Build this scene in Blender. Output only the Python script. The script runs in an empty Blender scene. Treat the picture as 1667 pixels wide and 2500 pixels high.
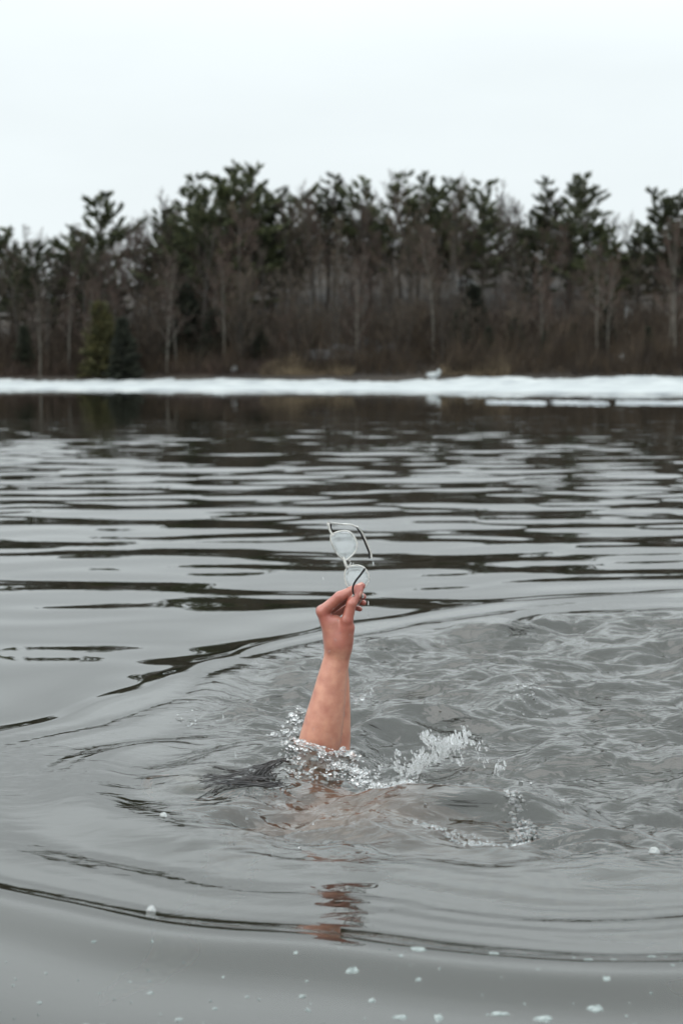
import bpy, math, random
import numpy as np
from mathutils import Vector

R = math.radians
random.seed(7)
rng = np.random.default_rng(11)
sc = bpy.context.scene
COL = sc.collection

# ---------------------------------------------------------------- camera
CAM_H = 0.763
PITCH = math.atan(330 / 3472)
cam_d = bpy.data.cameras.new("camera")
cam = bpy.data.objects.new("camera", cam_d)
COL.objects.link(cam)
cam.location = (0, 0, CAM_H)
cam.rotation_euler = (R(90) - PITCH, 0, 0)
cam_d.sensor_fit = 'VERTICAL'
cam_d.sensor_height = 36.0
cam_d.lens = 50.0
cam_d.clip_start = 0.05
cam_d.clip_end = 3000
cam_d.dof.use_dof = True
cam_d.dof.focus_distance = 2.86
cam_d.dof.aperture_fstop = 5.0
sc.camera = cam

# ---------------------------------------------------------------- sky, sun, exposure
SUN_EL, SUN_AZ = R(46), R(238)          # azimuth clockwise from +Y: behind the camera, to its left
world = bpy.data.worlds.new("World")
sc.world = world
world.use_nodes = True
wn, wl = world.node_tree.nodes, world.node_tree.links
wn.clear()
w_out = wn.new("ShaderNodeOutputWorld")
w_bg = wn.new("ShaderNodeBackground")
w_bg.inputs["Strength"].default_value = 0.1
sky = wn.new("ShaderNodeTexSky")
sky.sky_type = 'NISHITA'
sky.sun_disc = False
sky.sun_elevation = SUN_EL
sky.sun_rotation = SUN_AZ
sky.dust_density = 6.0
w_tc = wn.new("ShaderNodeTexCoord")
w_sep = wn.new("ShaderNodeSeparateXYZ")
wl.new(w_tc.outputs["Generated"], w_sep.inputs[0])
# overcast sky: luminance rises smoothly to about twice the horizon's overhead
w_cl = wn.new("ShaderNodeClamp")
wl.new(w_sep.outputs["Z"], w_cl.inputs["Value"])
w_ma = wn.new("ShaderNodeMapRange")
w_ma.interpolation_type = 'SMOOTHSTEP'
wl.new(w_cl.outputs[0], w_ma.inputs["Value"])
w_ma.inputs["From Min"].default_value = 0.19
w_ma.inputs["From Max"].default_value = 0.54
w_ma.inputs["To Min"].default_value = 9.5
w_ma.inputs["To Max"].default_value = 24.0
w_map = wn.new("ShaderNodeMapping")
w_map.inputs["Scale"].default_value = (1.0, 1.0, 3.2)
wl.new(w_tc.outputs["Generated"], w_map.inputs[0])
w_nz = wn.new("ShaderNodeTexNoise")
w_nz.inputs["Scale"].default_value = 2.2
w_nz.inputs["Detail"].default_value = 5.0
wl.new(w_map.outputs[0], w_nz.inputs["Vector"])
w_mr = wn.new("ShaderNodeMapRange")
w_mr.inputs["From Min"].default_value = 0.25
w_mr.inputs["From Max"].default_value = 0.75
w_mr.inputs["To Min"].default_value = 0.93
w_mr.inputs["To Max"].default_value = 1.07
wl.new(w_nz.outputs[0], w_mr.inputs[0])
w_mu = wn.new("ShaderNodeMath"); w_mu.operation = 'MULTIPLY'
wl.new(w_ma.outputs[0], w_mu.inputs[0]); wl.new(w_mr.outputs[0], w_mu.inputs[1])
w_col = wn.new("ShaderNodeVectorMath"); w_col.operation = 'SCALE'
w_col.inputs[0].default_value = (0.855, 0.925, 0.945)
wl.new(w_mu.outputs[0], w_col.inputs["Scale"])
w_mix = wn.new("ShaderNodeMixRGB")
w_mix.inputs["Fac"].default_value = 0.96
wl.new(sky.outputs[0], w_mix.inputs["Color1"])
wl.new(w_col.outputs[0], w_mix.inputs["Color2"])
wl.new(w_mix.outputs[0], w_bg.inputs["Color"])
wl.new(w_bg.outputs[0], w_out.inputs[0])

sun_d = bpy.data.lights.new("sun", 'SUN')
sun_d.energy = 1.5
sun_d.angle = R(75)
sun_d.color = (1.0, 0.97, 0.93)
sun = bpy.data.objects.new("sun", sun_d)
COL.objects.link(sun)
sdir = Vector((math.sin(SUN_AZ) * math.cos(SUN_EL), math.cos(SUN_AZ) * math.cos(SUN_EL), math.sin(SUN_EL)))
sun.rotation_euler = (-sdir).to_track_quat('-Z', 'Y').to_euler()
sun.location = (0, 0, 30)

vs = sc.view_settings
vs.view_transform = 'Standard'
vs.look = 'None'
vs.exposure = 0.14
vs.gamma = 1.0
vs.use_curve_mapping = False
sc.cycles.use_denoising = True
sc.cycles.use_adaptive_sampling = False
sc.cycles.max_bounces = 10
sc.cycles.transmission_bounces = 8
sc.cycles.glossy_bounces = 4
sc.cycles.transparent_max_bounces = 8
sc.cycles.sample_clamp_indirect = 6.0


# ================================================================ helpers
def P(u, v, y):
    """world point seen at photograph pixel (u, v) at world distance y"""
    xc, yc = (u - 833.5) / 3472, (1250 - v) / 3472
    d = np.array([xc, math.cos(PITCH) + yc * math.sin(PITCH), -math.sin(PITCH) + yc * math.cos(PITCH)])
    return np.array([0, 0, CAM_H]) + d * (y / d[1])


def G(u, v, z=0.0):
    """world point of pixel (u, v) on the level z"""
    xc, yc = (u - 833.5) / 3472, (1250 - v) / 3472
    d = np.array([xc, math.cos(PITCH) + yc * math.sin(PITCH), -math.sin(PITCH) + yc * math.cos(PITCH)])
    return np.array([0, 0, CAM_H]) + d * ((z - CAM_H) / d[2])


def tag(o, label=None, cat=None, group=None, kind=None):
    if label: o["label"] = label
    if cat: o["category"] = cat
    if group: o["group"] = group
    if kind: o["kind"] = kind
    return o


def mesh_np(name, V, F, smooth=True):
    """mesh from a vertex array and one face array or a list of face arrays"""
    Fs = [np.asarray(f, dtype=np.int32) for f in (F if isinstance(F, list) else [F]) if len(f)]
    V = np.asarray(V, dtype=np.float32)
    me = bpy.data.meshes.new(name)
    me.vertices.add(len(V))
    me.vertices.foreach_set("co", V.ravel())
    li = np.concatenate([f.ravel() for f in Fs])
    tot = np.concatenate([np.full(len(f), f.shape[1], np.int32) for f in Fs])
    st = np.concatenate([[0], np.cumsum(tot)[:-1]]).astype(np.int32)
    me.loops.add(len(li))
    me.loops.foreach_set("vertex_index", li)
    me.polygons.add(len(tot))
    me.polygons.foreach_set("loop_start", st)
    me.update(calc_edges=True)
    me.polygons.foreach_set("use_smooth", np.full(len(tot), smooth))
    me.update()
    return me


def obj(name, me, mat=None, parent=None):
    o = bpy.data.objects.new(name, me)
    COL.objects.link(o)
    if mat and me is not None and not me.materials:
        me.materials.append(mat)
    if parent: o.parent = parent
    return o


class Geo:
    """collects tubes, blobs and triangles into one mesh"""
    def __init__(s):
        s.V, s.F3, s.F4, s.n = [], [], [], 0

    def add(s, V, F):
        V, F = np.asarray(V, float), np.asarray(F, int)
        (s.F3 if F.shape[1] == 3 else s.F4).append(F + s.n)
        s.V.append(V); s.n += len(V)

    def tube(s, pts, rad, k=5, cap=True):
        pts = np.asarray(pts, float); n = len(pts)
        rad = np.broadcast_to(np.asarray(rad, float), (n,))
        t = np.gradient(pts, axis=0)
        t /= np.linalg.norm(t, axis=1, keepdims=True) + 1e-12
        ref = np.array([0.31, 0.92, 0.24]) if abs(t[0][2]) > .6 else np.array([0.1, 0.2, 1.0])
        a = np.cross(t, ref); a /= np.linalg.norm(a, axis=1, keepdims=True) + 1e-12
        b = np.cross(t, a)
        th = np.arange(k) * 2 * math.pi / k
        V = pts[:, None] + rad[:, None, None] * (np.cos(th)[None, :, None] * a[:, None] + np.sin(th)[None, :, None] * b[:, None])
        i = np.arange(n - 1)[:, None] * k; j = np.arange(k)[None]; j2 = (j + 1) % k
        F = np.stack([i + j, i + j2, i + k + j2, i + k + j], -1).reshape(-1, 4)
        base = s.n
        s.add(V.reshape(-1, 3), F)
        if cap:
            for ring in (0, n - 1):
                c = s.n
                s.V.append(pts[ring][None]); s.n += 1
                q = base + ring * k + np.arange(k)
                s.F3.append(np.stack([np.full(k, c), q, np.roll(q, -1)], -1))

    def mesh(s, name, smooth=True):
        Fs = []
        if s.F4: Fs.append(np.concatenate(s.F4))
        if s.F3: Fs.append(np.concatenate(s.F3))
        return mesh_np(name, np.concatenate(s.V), Fs, smooth)


def ico(sub=1):
    t = (1 + 5 ** .5) / 2
    V = np.array([(-1, t, 0), (1, t, 0), (-1, -t, 0), (1, -t, 0), (0, -1, t), (0, 1, t), (0, -1, -t), (0, 1, -t),
                  (t, 0, -1), (t, 0, 1), (-t, 0, -1), (-t, 0, 1)], float)
    F = [(0, 11, 5), (0, 5, 1), (0, 1, 7), (0, 7, 10), (0, 10, 11), (1, 5, 9), (5, 11, 4), (11, 10, 2), (10, 7, 6), (7, 1, 8),
         (3, 9, 4), (3, 4, 2), (3, 2, 6), (3, 6, 8), (3, 8, 9), (4, 9, 5), (2, 4, 11), (6, 2, 10), (8, 6, 7), (9, 8, 1)]
    V = [v / np.linalg.norm(v) for v in V]
    for _ in range(sub):
        cache, G2 = {}, []
        def mid(a, b):
            key = (min(a, b), max(a, b))
            if key not in cache:
                m = V[a] + V[b]; V.append(m / np.linalg.norm(m)); cache[key] = len(V) - 1
            return cache[key]
        for a, b, c in F:
            ab, bc, ca = mid(a, b), mid(b, c), mid(c, a)
            G2 += [(a, ab, ca), (b, bc, ab), (c, ca, bc), (ab, bc, ca)]
        F = G2
    return np.array(V), np.array(F)


ICO1, ICO2, ICO3 = ico(1), ico(2), ico(3)


def hash2(ix, iy, seed):
    h = (ix.astype(np.int64) * 374761393 + iy.astype(np.int64) * 668265263 + seed * 1442695041) & 0xffffffff
    h = ((h ^ (h >> 13)) * 1274126177) & 0xffffffff
    h = h ^ (h >> 16)
    return (h & 0xffff) / 65535.0 * 2 * math.pi


def gnoise(x, y, seed=0):
    """2-D gradient noise, about -0.7..0.7"""
    x0, y0 = np.floor(x), np.floor(y)
    fx, fy = x - x0, y - y0
    ux, uy = fx ** 3 * (fx * (fx * 6 - 15) + 10), fy ** 3 * (fy * (fy * 6 - 15) + 10)
    def g(ox, oy):
        a = hash2(x0 + ox, y0 + oy, seed)
        return np.cos(a) * (fx - ox) + np.sin(a) * (fy - oy)
    n0 = g(0, 0) + ux * (g(1, 0) - g(0, 0))
    n1 = g(0, 1) + ux * (g(1, 1) - g(0, 1))
    return n0 + uy * (n1 - n0)


def sstep(a, b, x):
    t = np.clip((x - a) / (b - a), 0, 1)
    return t * t * (3 - 2 * t)


# ---------------------------------------------------------------- materials
def new_mat(name):
    m = bpy.data.materials.new(name)
    m.use_nodes = True
    n, l = m.node_tree.nodes, m.node_tree.links
    n.clear()
    out = n.new("ShaderNodeOutputMaterial")
    return m, n, l, out


def simple(name, c1, c2, rough=0.8, scale=3.0, detail=4.0, bump=0.0, bump_scale=None, rnd=0.0, **kw):
    m, n, l, out = new_mat(name)
    b = n.new("ShaderNodeBsdfPrincipled")
    tc = n.new("ShaderNodeTexCoord")
    nz = n.new("ShaderNodeTexNoise")
    nz.inputs["Scale"].default_value = scale
    nz.inputs["Detail"].default_value = detail
    l.new(tc.outputs["Object"], nz.inputs["Vector"])
    rp = n.new("ShaderNodeValToRGB")
    rp.color_ramp.elements[0].position = 0.32
    rp.color_ramp.elements[1].position = 0.68
    rp.color_ramp.elements[0].color = (*c1, 1)
    rp.color_ramp.elements[1].color = (*c2, 1)
    l.new(nz.outputs[0], rp.inputs[0])
    col = rp.outputs[0]
    if rnd:
        oi = n.new("ShaderNodeObjectInfo")
        mr = n.new("ShaderNodeMapRange")
        mr.inputs["To Min"].default_value = 1 - rnd
        mr.inputs["To Max"].default_value = 1 + rnd
        l.new(oi.outputs["Random"], mr.inputs[0])
        mx = n.new("ShaderNodeVectorMath"); mx.operation = 'SCALE'
        l.new(col, mx.inputs[0]); l.new(mr.outputs[0], mx.inputs["Scale"])
        col = mx.outputs[0]
    l.new(col, b.inputs["Base Color"])
    b.inputs["Roughness"].default_value = rough
    for k, v in kw.items():
        b.inputs[k.replace("_", " ")].default_value = v
    if bump:
        bz = n.new("ShaderNodeTexNoise")
        bz.inputs["Scale"].default_value = bump_scale or scale * 4
        bz.inputs["Detail"].default_value = 5
        l.new(tc.outputs["Object"], bz.inputs["Vector"])
        bp = n.new("ShaderNodeBump")
        bp.inputs["Strength"].default_value = bump
        bp.inputs["Distance"].default_value = 0.05
        l.new(bz.outputs[0], bp.inputs["Height"])
        l.new(bp.outputs[0], b.inputs["Normal"])
    l.new(b.outputs[0], out.inputs["Surface"])
    return m


def water_material():
    m, n, l, out = new_mat("lake_water")
    tc = n.new("ShaderNodeTexCoord")
    at_ = n.new("ShaderNodeAttribute"); at_.attribute_name = "chop"
    # fine ripples: real relief too small for the mesh, strongest where the swimmer stirs the water
    mp = n.new("ShaderNodeMapping"); mp.inputs["Scale"].default_value = (0.42, 1.0, 1.0)
    l.new(tc.outputs["Object"], mp.inputs[0])
    nz = n.new("ShaderNodeTexNoise")
    nz.inputs["Scale"].default_value = 20.0
    nz.inputs["Detail"].default_value = 3.5
    nz.inputs["Roughness"].default_value = 0.5
    nz.inputs["Distortion"].default_value = 0.8
    l.new(mp.outputs[0], nz.inputs["Vector"])
    mul = n.new("ShaderNodeMath"); mul.operation = 'MULTIPLY'
    l.new(nz.outputs[0], mul.inputs[0]); l.new(at_.outputs["Fac"], mul.inputs[1])
    bp = n.new("ShaderNodeBump")
    bp.inputs["Strength"].default_value = 1.0
    bp.inputs["Distance"].default_value = 0.021
    l.new(mul.outputs[0], bp.inputs["Height"])
    clear = n.new("ShaderNodeBsdfPrincipled")
    clear.inputs["Base Color"].default_value = (1, 1, 1, 1)
    clear.inputs["Roughness"].default_value = 0.0
    clear.inputs["IOR"].default_value = 1.66
    clear.inputs["Transmission Weight"].default_value = 1.0
    turbid = n.new("ShaderNodeBsdfPrincipled")
    turbid.inputs["Base Color"].default_value = (0.052, 0.052, 0.034, 1)
    turbid.inputs["Roughness"].default_value = 0.0
    turbid.inputs["IOR"].default_value = 1.66
    for b in (clear, turbid):
        l.new(bp.outputs[0], b.inputs["Normal"])
    mix = n.new("ShaderNodeMixShader")
    mix.inputs[0].default_value = 0.22
    l.new(clear.outputs[0], mix.inputs[1]); l.new(turbid.outputs[0], mix.inputs[2])
    l.new(mix.outputs[0], out.inputs["Surface"])
    va = n.new("ShaderNodeVolumeAbsorption")
    va.inputs["Color"].default_value = (0.62, 0.56, 0.34, 1)
    va.inputs["Density"].default_value = 15.0
    l.new(va.outputs[0], out.inputs["Volume"])
    return m


def skin_material():
    m, n, l, out = new_mat("wet_skin")
    b = n.new("ShaderNodeBsdfPrincipled")
    tc = n.new("ShaderNodeTexCoord")
    fl = n.new("ShaderNodeAttribute"); fl.attribute_name = "flush"
    nz = n.new("ShaderNodeTexNoise"); nz.inputs["Scale"].default_value = 38; nz.inputs["Detail"].default_value = 5
    l.new(tc.outputs["Object"], nz.inputs["Vector"])
    mr = n.new("ShaderNodeMapRange"); mr.inputs["To Min"].default_value = -0.60; mr.inputs["To Max"].default_value = 0.60
    l.new(nz.outputs[0], mr.inputs[0])
    ad = n.new("ShaderNodeMath"); ad.operation = 'ADD'; ad.use_clamp = True
    l.new(fl.outputs["Fac"], ad.inputs[0]); l.new(mr.outputs[0], ad.inputs[1])
    rp = n.new("ShaderNodeValToRGB")
    rp.color_ramp.elements[0].color = (0.48, 0.232, 0.155, 1)
    rp.color_ramp.elements[1].color = (0.28, 0.072, 0.052, 1)
    e = rp.color_ramp.elements.new(0.5); e.color = (0.32, 0.118, 0.082, 1)
    l.new(ad.outputs[0], rp.inputs[0])
    # moles
    vo = n.new("ShaderNodeTexVoronoi"); vo.inputs["Scale"].default_value = 17
    l.new(tc.outputs["Object"], vo.inputs["Vector"])
    lt = n.new("ShaderNodeMapRange"); lt.inputs["From Min"].default_value = 0.035; lt.inputs["From Max"].default_value = 0.05
    lt.inputs["To Min"].default_value = 0.45; lt.inputs["To Max"].default_value = 0.0
    l.new(vo.outputs["Distance"], lt.inputs[0])
    mx = n.new("ShaderNodeMixRGB"); mx.inputs["Color2"].default_value = (0.16, 0.06, 0.035, 1)
    l.new(lt.outputs[0], mx.inputs["Fac"]); l.new(rp.outputs[0], mx.inputs["Color1"])
    l.new(mx.outputs[0], b.inputs["Base Color"])
    b.inputs["Roughness"].default_value = 0.42
    b.inputs["Subsurface Weight"].default_value = 0.12
    b.inputs["Subsurface Radius"].default_value = (0.008, 0.003, 0.0015)
    b.inputs["Subsurface Scale"].default_value = 1.0
    b.inputs["Coat Weight"].default_value = 0.6
    b.inputs["Coat Roughness"].default_value = 0.12
    b.inputs["Coat IOR"].default_value = 1.33
    bz = n.new("ShaderNodeTexNoise"); bz.inputs["Scale"].default_value = 260; bz.inputs["Detail"].default_value = 4
    l.new(tc.outputs["Object"], bz.inputs["Vector"])
    bp = n.new("ShaderNodeBump"); bp.inputs["Strength"].default_value = 0.35; bp.inputs["Distance"].default_value = 0.0012
    l.new(bz.outputs[0], bp.inputs["Height"])
    l.new(bp.outputs[0], b.inputs["Normal"])
    l.new(b.outputs[0], out.inputs["Surface"])
    return m


def glassy(name, col, white=0.3, rough=0.05, ior=1.33):
    m, n, l, out = new_mat(name)
    g = n.new("ShaderNodeBsdfPrincipled")
    g.inputs["Base Color"].default_value = (1, 1, 1, 1)
    g.inputs["Transmission Weight"].default_value = 1.0
    g.inputs["IOR"].default_value = ior
    g.inputs["Roughness"].default_value = rough
    d = n.new("ShaderNodeBsdfPrincipled")
    d.inputs["Base Color"].default_value = (*col, 1)
    d.inputs["Roughness"].default_value = max(rough, 0.12)
    tc = n.new("ShaderNodeTexCoord")
    nz = n.new("ShaderNodeTexNoise"); nz.inputs["Scale"].default_value = 60; nz.inputs["Detail"].default_value = 3
    l.new(tc.outputs["Object"], nz.inputs["Vector"])
    mr = n.new("ShaderNodeMapRange")
    mr.inputs["From Min"].default_value = 0.3; mr.inputs["From Max"].default_value = 0.7
    mr.inputs["To Min"].default_value = white * 0.55; mr.inputs["To Max"].default_value = min(1, white * 1.45)
    l.new(nz.outputs[0], mr.inputs[0])
    mix = n.new("ShaderNodeMixShader")
    l.new(mr.outputs[0], mix.inputs[0])
    l.new(g.outputs[0], mix.inputs[1]); l.new(d.outputs[0], mix.inputs[2])
    l.new(mix.outputs[0], out.inputs["Surface"])
    return m


M_water = water_material()
M_skin = skin_material()
M_bead = glassy("clinging_water", (0.8, 0.84, 0.84), 0.06, 0.01)
M_nail = simple("fingernail", (0.42, 0.20, 0.16), (0.50, 0.27, 0.21), 0.22, 90)
M_hair = simple("wet_hair", (0.012, 0.011, 0.012), (0.035, 0.030, 0.028), 0.25, 30)
M_frame = glassy("clear_acetate", (0.66, 0.65, 0.61), 0.55, 0.12, 1.45)
M_lens = glassy("wet_lens", (0.70, 0.75, 0.76), 0.20, 0.06, 1.25)
M_tip = simple("black_temple_tip", (0.006, 0.006, 0.007), (0.012, 0.012, 0.014), 0.25, 60)
M_metal = simple("hinge_metal", (0.35, 0.36, 0.38), (0.5, 0.5, 0.52), 0.3, 60, Metallic=1.0)
M_splash = glassy("aerated_water", (0.80, 0.84, 0.84), 0.07, 0.01)
M_spray = glassy("spray_drops", (0.85, 0.88, 0.88), 0.18, 0.02)
M_bubble = glassy("bubble_film", (0.72, 0.76, 0.75), 0.20, 0.01)
M_foam = simple("foam", (0.13, 0.16, 0.155), (0.36, 0.40, 0.39), 0.6, 160, 3, bump=0.5, bump_scale=420)
M_snow = simple("snow", (0.20, 0.22, 0.23), (0.37, 0.39, 0.39), 0.75, 0.55, 8, bump=0.5, bump_scale=1.7)
M_thinice = simple("thin_ice", (0.1320, 0.1500, 0.1620), (0.3000, 0.3240, 0.3360), 0.35, 0.5, 6)
M_ground = simple("leaf_litter", (0.0091, 0.0064, 0.0045), (0.0255, 0.0182, 0.0109), 0.95, 0.5, 8, bump=0.6, bump_scale=3)
M_rock = simple("granite", (0.02, 0.021, 0.022), (0.11, 0.11, 0.115), 0.85, 0.9, 7, bump=0.8, bump_scale=4)
M_bark = simple("dark_bark", (0.0182, 0.0156, 0.0130), (0.0520, 0.0442, 0.0364), 0.9, 2.5, 5, rnd=0.45)
M_greybark = simple("grey_bark", (0.0318, 0.0291, 0.0255), (0.0774, 0.0710, 0.0619), 0.9, 2.0, 5, rnd=0.35)
M_palebark = simple("pale_bark", (0.0416, 0.0385, 0.0322), (0.1352, 0.1248, 0.1040), 0.85, 1.6, 5, rnd=0.2)
M_twig = simple("twigs", (0.0273, 0.0195, 0.0130), (0.0598, 0.0442, 0.0299), 0.9, 0.8, 4, rnd=0.4)
M_redtwig = simple("reddish_twigs", (0.0265, 0.0166, 0.0122), (0.0575, 0.0354, 0.0254), 0.9, 0.8, 4, rnd=0.3)
M_needle = simple("pine_needles", (0.0175, 0.0246, 0.0094), (0.0585, 0.0655, 0.0211), 0.8, 1.1, 4, rnd=0.35)
M_cedar = simple("cedar_needles", (0.0260, 0.0286, 0.0104), (0.0715, 0.0650, 0.0208), 0.8, 1.1, 4, rnd=0.3)
M_brush = simple("dry_brush", (0.0141, 0.0088, 0.0053), (0.0495, 0.0327, 0.0177), 0.95, 0.7, 4)
M_reed = simple("dry_grass", (0.09, 0.068, 0.042), (0.17, 0.13, 0.08), 0.95, 0.7, 4)

# ================================================================ water
SWC = np.array([0.10, 2.80])


def radial(pts):
    W = np.array([G(u, v)[:2] for u, v in pts]) - SWC
    th = np.arctan2(W[:, 1], W[:, 0]); r = np.hypot(W[:, 0], W[:, 1])
    o = np.argsort(th); th, r = th[o], r[o]
    th = np.concatenate([th - 2 * math.pi, th, th + 2 * math.pi]); r = np.tile(r, 3)
    gg = np.linspace(-math.pi, math.pi, 721)
    rr = np.interp(gg, th, r)
    k = np.hanning(31); k /= k.sum()
    rr = np.convolve(np.concatenate([rr[-16:-1], rr, rr[1:16]]), k, 'valid')
    return lambda t: np.interp(t, gg, rr)


RING = radial([(-60, 2165), (150, 2215), (400, 2272), (800, 2292), (1250, 2348), (1667, 2362), (2100, 2330), (2500, 2150),
               (2600, 1900), (2500, 1600), (2000, 1450), (1667, 1452), (1300, 1472), (1000, 1512), (800, 1540), (600, 1592),
               (490, 1632), (380, 1690), (150, 1760), (-150, 1830), (-300, 1950), (-250, 2080)])
CHOP = radial([(300, 2080), (560, 2160), (800, 2180), (1100, 2140), (1400, 2170), (1800, 2180), (2200, 2050),
               (2300, 1850), (2200, 1560), (1667, 1475), (1300, 1492), (1000, 1532), (800, 1560), (620, 1606),
               (510, 1646), (425, 1700), (410, 1760), (330, 1850), (260, 1960)])

NW = 46
_lam = np.exp(rng.uniform(math.log(0.20), math.log(1.0), NW))
_ang = rng.normal(0, 0.26, NW) + math.pi / 2 + 0.08
_kx, _ky = 2 * math.pi / _lam * np.cos(_ang), 2 * math.pi / _lam * np.sin(_ang)
_ph = rng.uniform(0, 2 * math.pi, NW)
_am = 0.0024 * _lam ** 0.95

H_BACK = [G(760, 1925), G(900, 1950), G(1020, 1985)]
H_HOLE = G(1290, 2050)
H_HOLE2 = G(1120, 2050)
H_TROU = G(680, 1822)
H_ARM = np.array([-0.035, 2.85, 0])


def blob(x, y, c, sx, sy, rot=0.0):
    dx, dy = x - c[0], y - c[1]
    a, b = math.cos(rot), math.sin(rot)
    return np.exp(-((a * dx + b * dy) / sx) ** 2 - ((-b * dx + a * dy) / sy) ** 2)


def ridge(x, y, pts, w, back=1.0):
    """gaussian ridge along a polyline; w is its half width"""
    best = np.full(x.shape, 1e9)
    for (ax, ay), (bx, by) in zip(pts[:-1], pts[1:]):
        dx, dy = bx - ax, by - ay
        t = np.clip(((x - ax) * dx + (y - ay) * dy) / (dx * dx + dy * dy), 0, 1)
        best = np.minimum(best, np.hypot(x - ax - t * dx, y - ay - t * dy))
    return np.exp(-(best / w) ** 2)


def chop_mask(x, y):
    dx, dy = x - SWC[0], y - SWC[1]
    r, th = np.hypot(dx, dy), np.arctan2(dy, dx)
    rc = CHOP(th) * (1 + 0.10 * gnoise(x * 2.6 + 9, y * 2.6, 5))
    return sstep(0.0, 0.34, rc - r), r, th


def water_h(x, y):
    d = np.hypot(x, y)
    m, r, th = chop_mask(x, y)
    # wind waves: strongest in mid lake, calm under the far ice, glassy close to the shore we stand on
    env = sstep(2.2, 5.2, d) * (0.40 + 0.75 * sstep(5.5, 14, d)) * (1 - 0.88 * sstep(13, 27, d + 0.6 * x))
    env = env * (0.75 + 0.75 * gnoise(x * 0.23 + 3, y * 0.11, 3)) + 0.05
    env = env * (1 - 0.55 * m)
    h = np.zeros_like(x)
    for i in range(NW):
        h += _am[i] * np.sin(_kx[i] * x + _ky[i] * y + _ph[i])
    h *= env
    # long glassy undulation everywhere near
    near = 1 - sstep(6, 12, d)
    h += near * 0.006 * np.sin(2 * math.pi * (y * 0.9 + 0.25 * x) + 1.2 + 1.5 * gnoise(x * 0.8, y * 0.8, 8))
    # rings round the swimmer
    s = r - RING(th) * (1 + 0.03 * gnoise(x * 1.7, y * 1.7, 21)) - 0.05 * sstep(0.1, -0.6, np.sin(th))
    s = np.where(d < 12, s, 9)
    front = sstep(0.15, -0.45, np.sin(th))
    A = 0.009 + 0.015 * front
    w = 0.085 + 0.005 * front
    h += A * np.where(s > 0, np.exp(-(s / (w * 0.75)) ** 2), np.exp(-(s / (w * 1.25)) ** 2))
    h -= 0.006 * np.exp(-((s - 0.22) / 0.13) ** 2)
    h += 0.007 * np.exp(-((s + 0.34) / 0.085) ** 2) * (0.6 + gnoise(x * 2, y * 2, 31))
    h += 0.0045 * np.exp(-((s + 0.56) / 0.06) ** 2)
    win = sstep(-1.0, -0.25, s) * sstep(0.0, -0.12, s) * (0.45 + 1.1 * gnoise(x * 1.3 + 3, y * 1.3, 33))
    h += 0.0075 * win * np.sin(2 * math.pi * s / 0.235 + 1.6 * gnoise(x * 1.5, y * 1.5, 34))
    # fine trains of capillary ripples riding on the swell
    rip = np.exp(-((s + 0.22) / 0.2) ** 2) * np.clip(0.5 + 1.6 * gnoise(x * 1.9 + 4, y * 1.9, 41), 0, 1)
    h += 0.0006 * rip * np.sin(2 * math.pi * s / 0.045 + 3.0 * gnoise(x * 5, y * 5, 42))
    # stirred water
    wx = x + 0.10 * gnoise(x * 3.1, y * 3.1, 51)
    wy = y + 0.10 * gnoise(x * 3.1 + 7, y * 3.1 + 3, 52)
    c = 0.023 * gnoise(wx * 1.9, wy * 3.6, 61)
    c += 0.0190 * gnoise(wx * 3.4 + 2, wy * 7.6, 62)
    c -= 0.0085 * np.abs(gnoise(wx * 5.6, wy * 12.5, 63))
    c += 0.0062 * gnoise(wx * 8.5 + 5, wy * 19.0, 64)
    c -= 0.0044 * np.abs(gnoise(wx * 15, wy * 33.0, 65))
    c += 0.0030 * gnoise(wx * 10, wy * 27.0, 66)
    h += 2.9 * c * m * (1 - 0.45 * sstep(2.0, 3.0, r))
    # the swimmer's body and wake
    b = 0
    for q in H_BACK:
        b = np.maximum(b, blob(x, y, q, 0.13, 0.10))
    h = h * (1 - 0.35 * b) + 0.012 * b
    hole = blob(x, y, H_HOLE, 0.120, 0.060, -0.15)
    h = h * (1 + 0.25 * hole) - 0.045 * hole
    h -= 0.012 * blob(x, y, H_HOLE2, 0.11, 0.045, -0.25)
    h += 0.022 * blob(x, y, H_HOLE + np.array([0.0, 0.105, 0]), 0.13, 0.035)
    h -= 0.050 * blob(x, y, H_TROU, 0.050, 0.055)
    h += 0.022 * blob(x, y, H_TROU + np.array([0.0, 0.10, 0]), 0.07, 0.045)
    ra = np.hypot(x - H_ARM[0], y - H_ARM[1])
    h += 0.010 * np.exp(-((ra - 0.085) / 0.025) ** 2)
    return h


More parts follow.
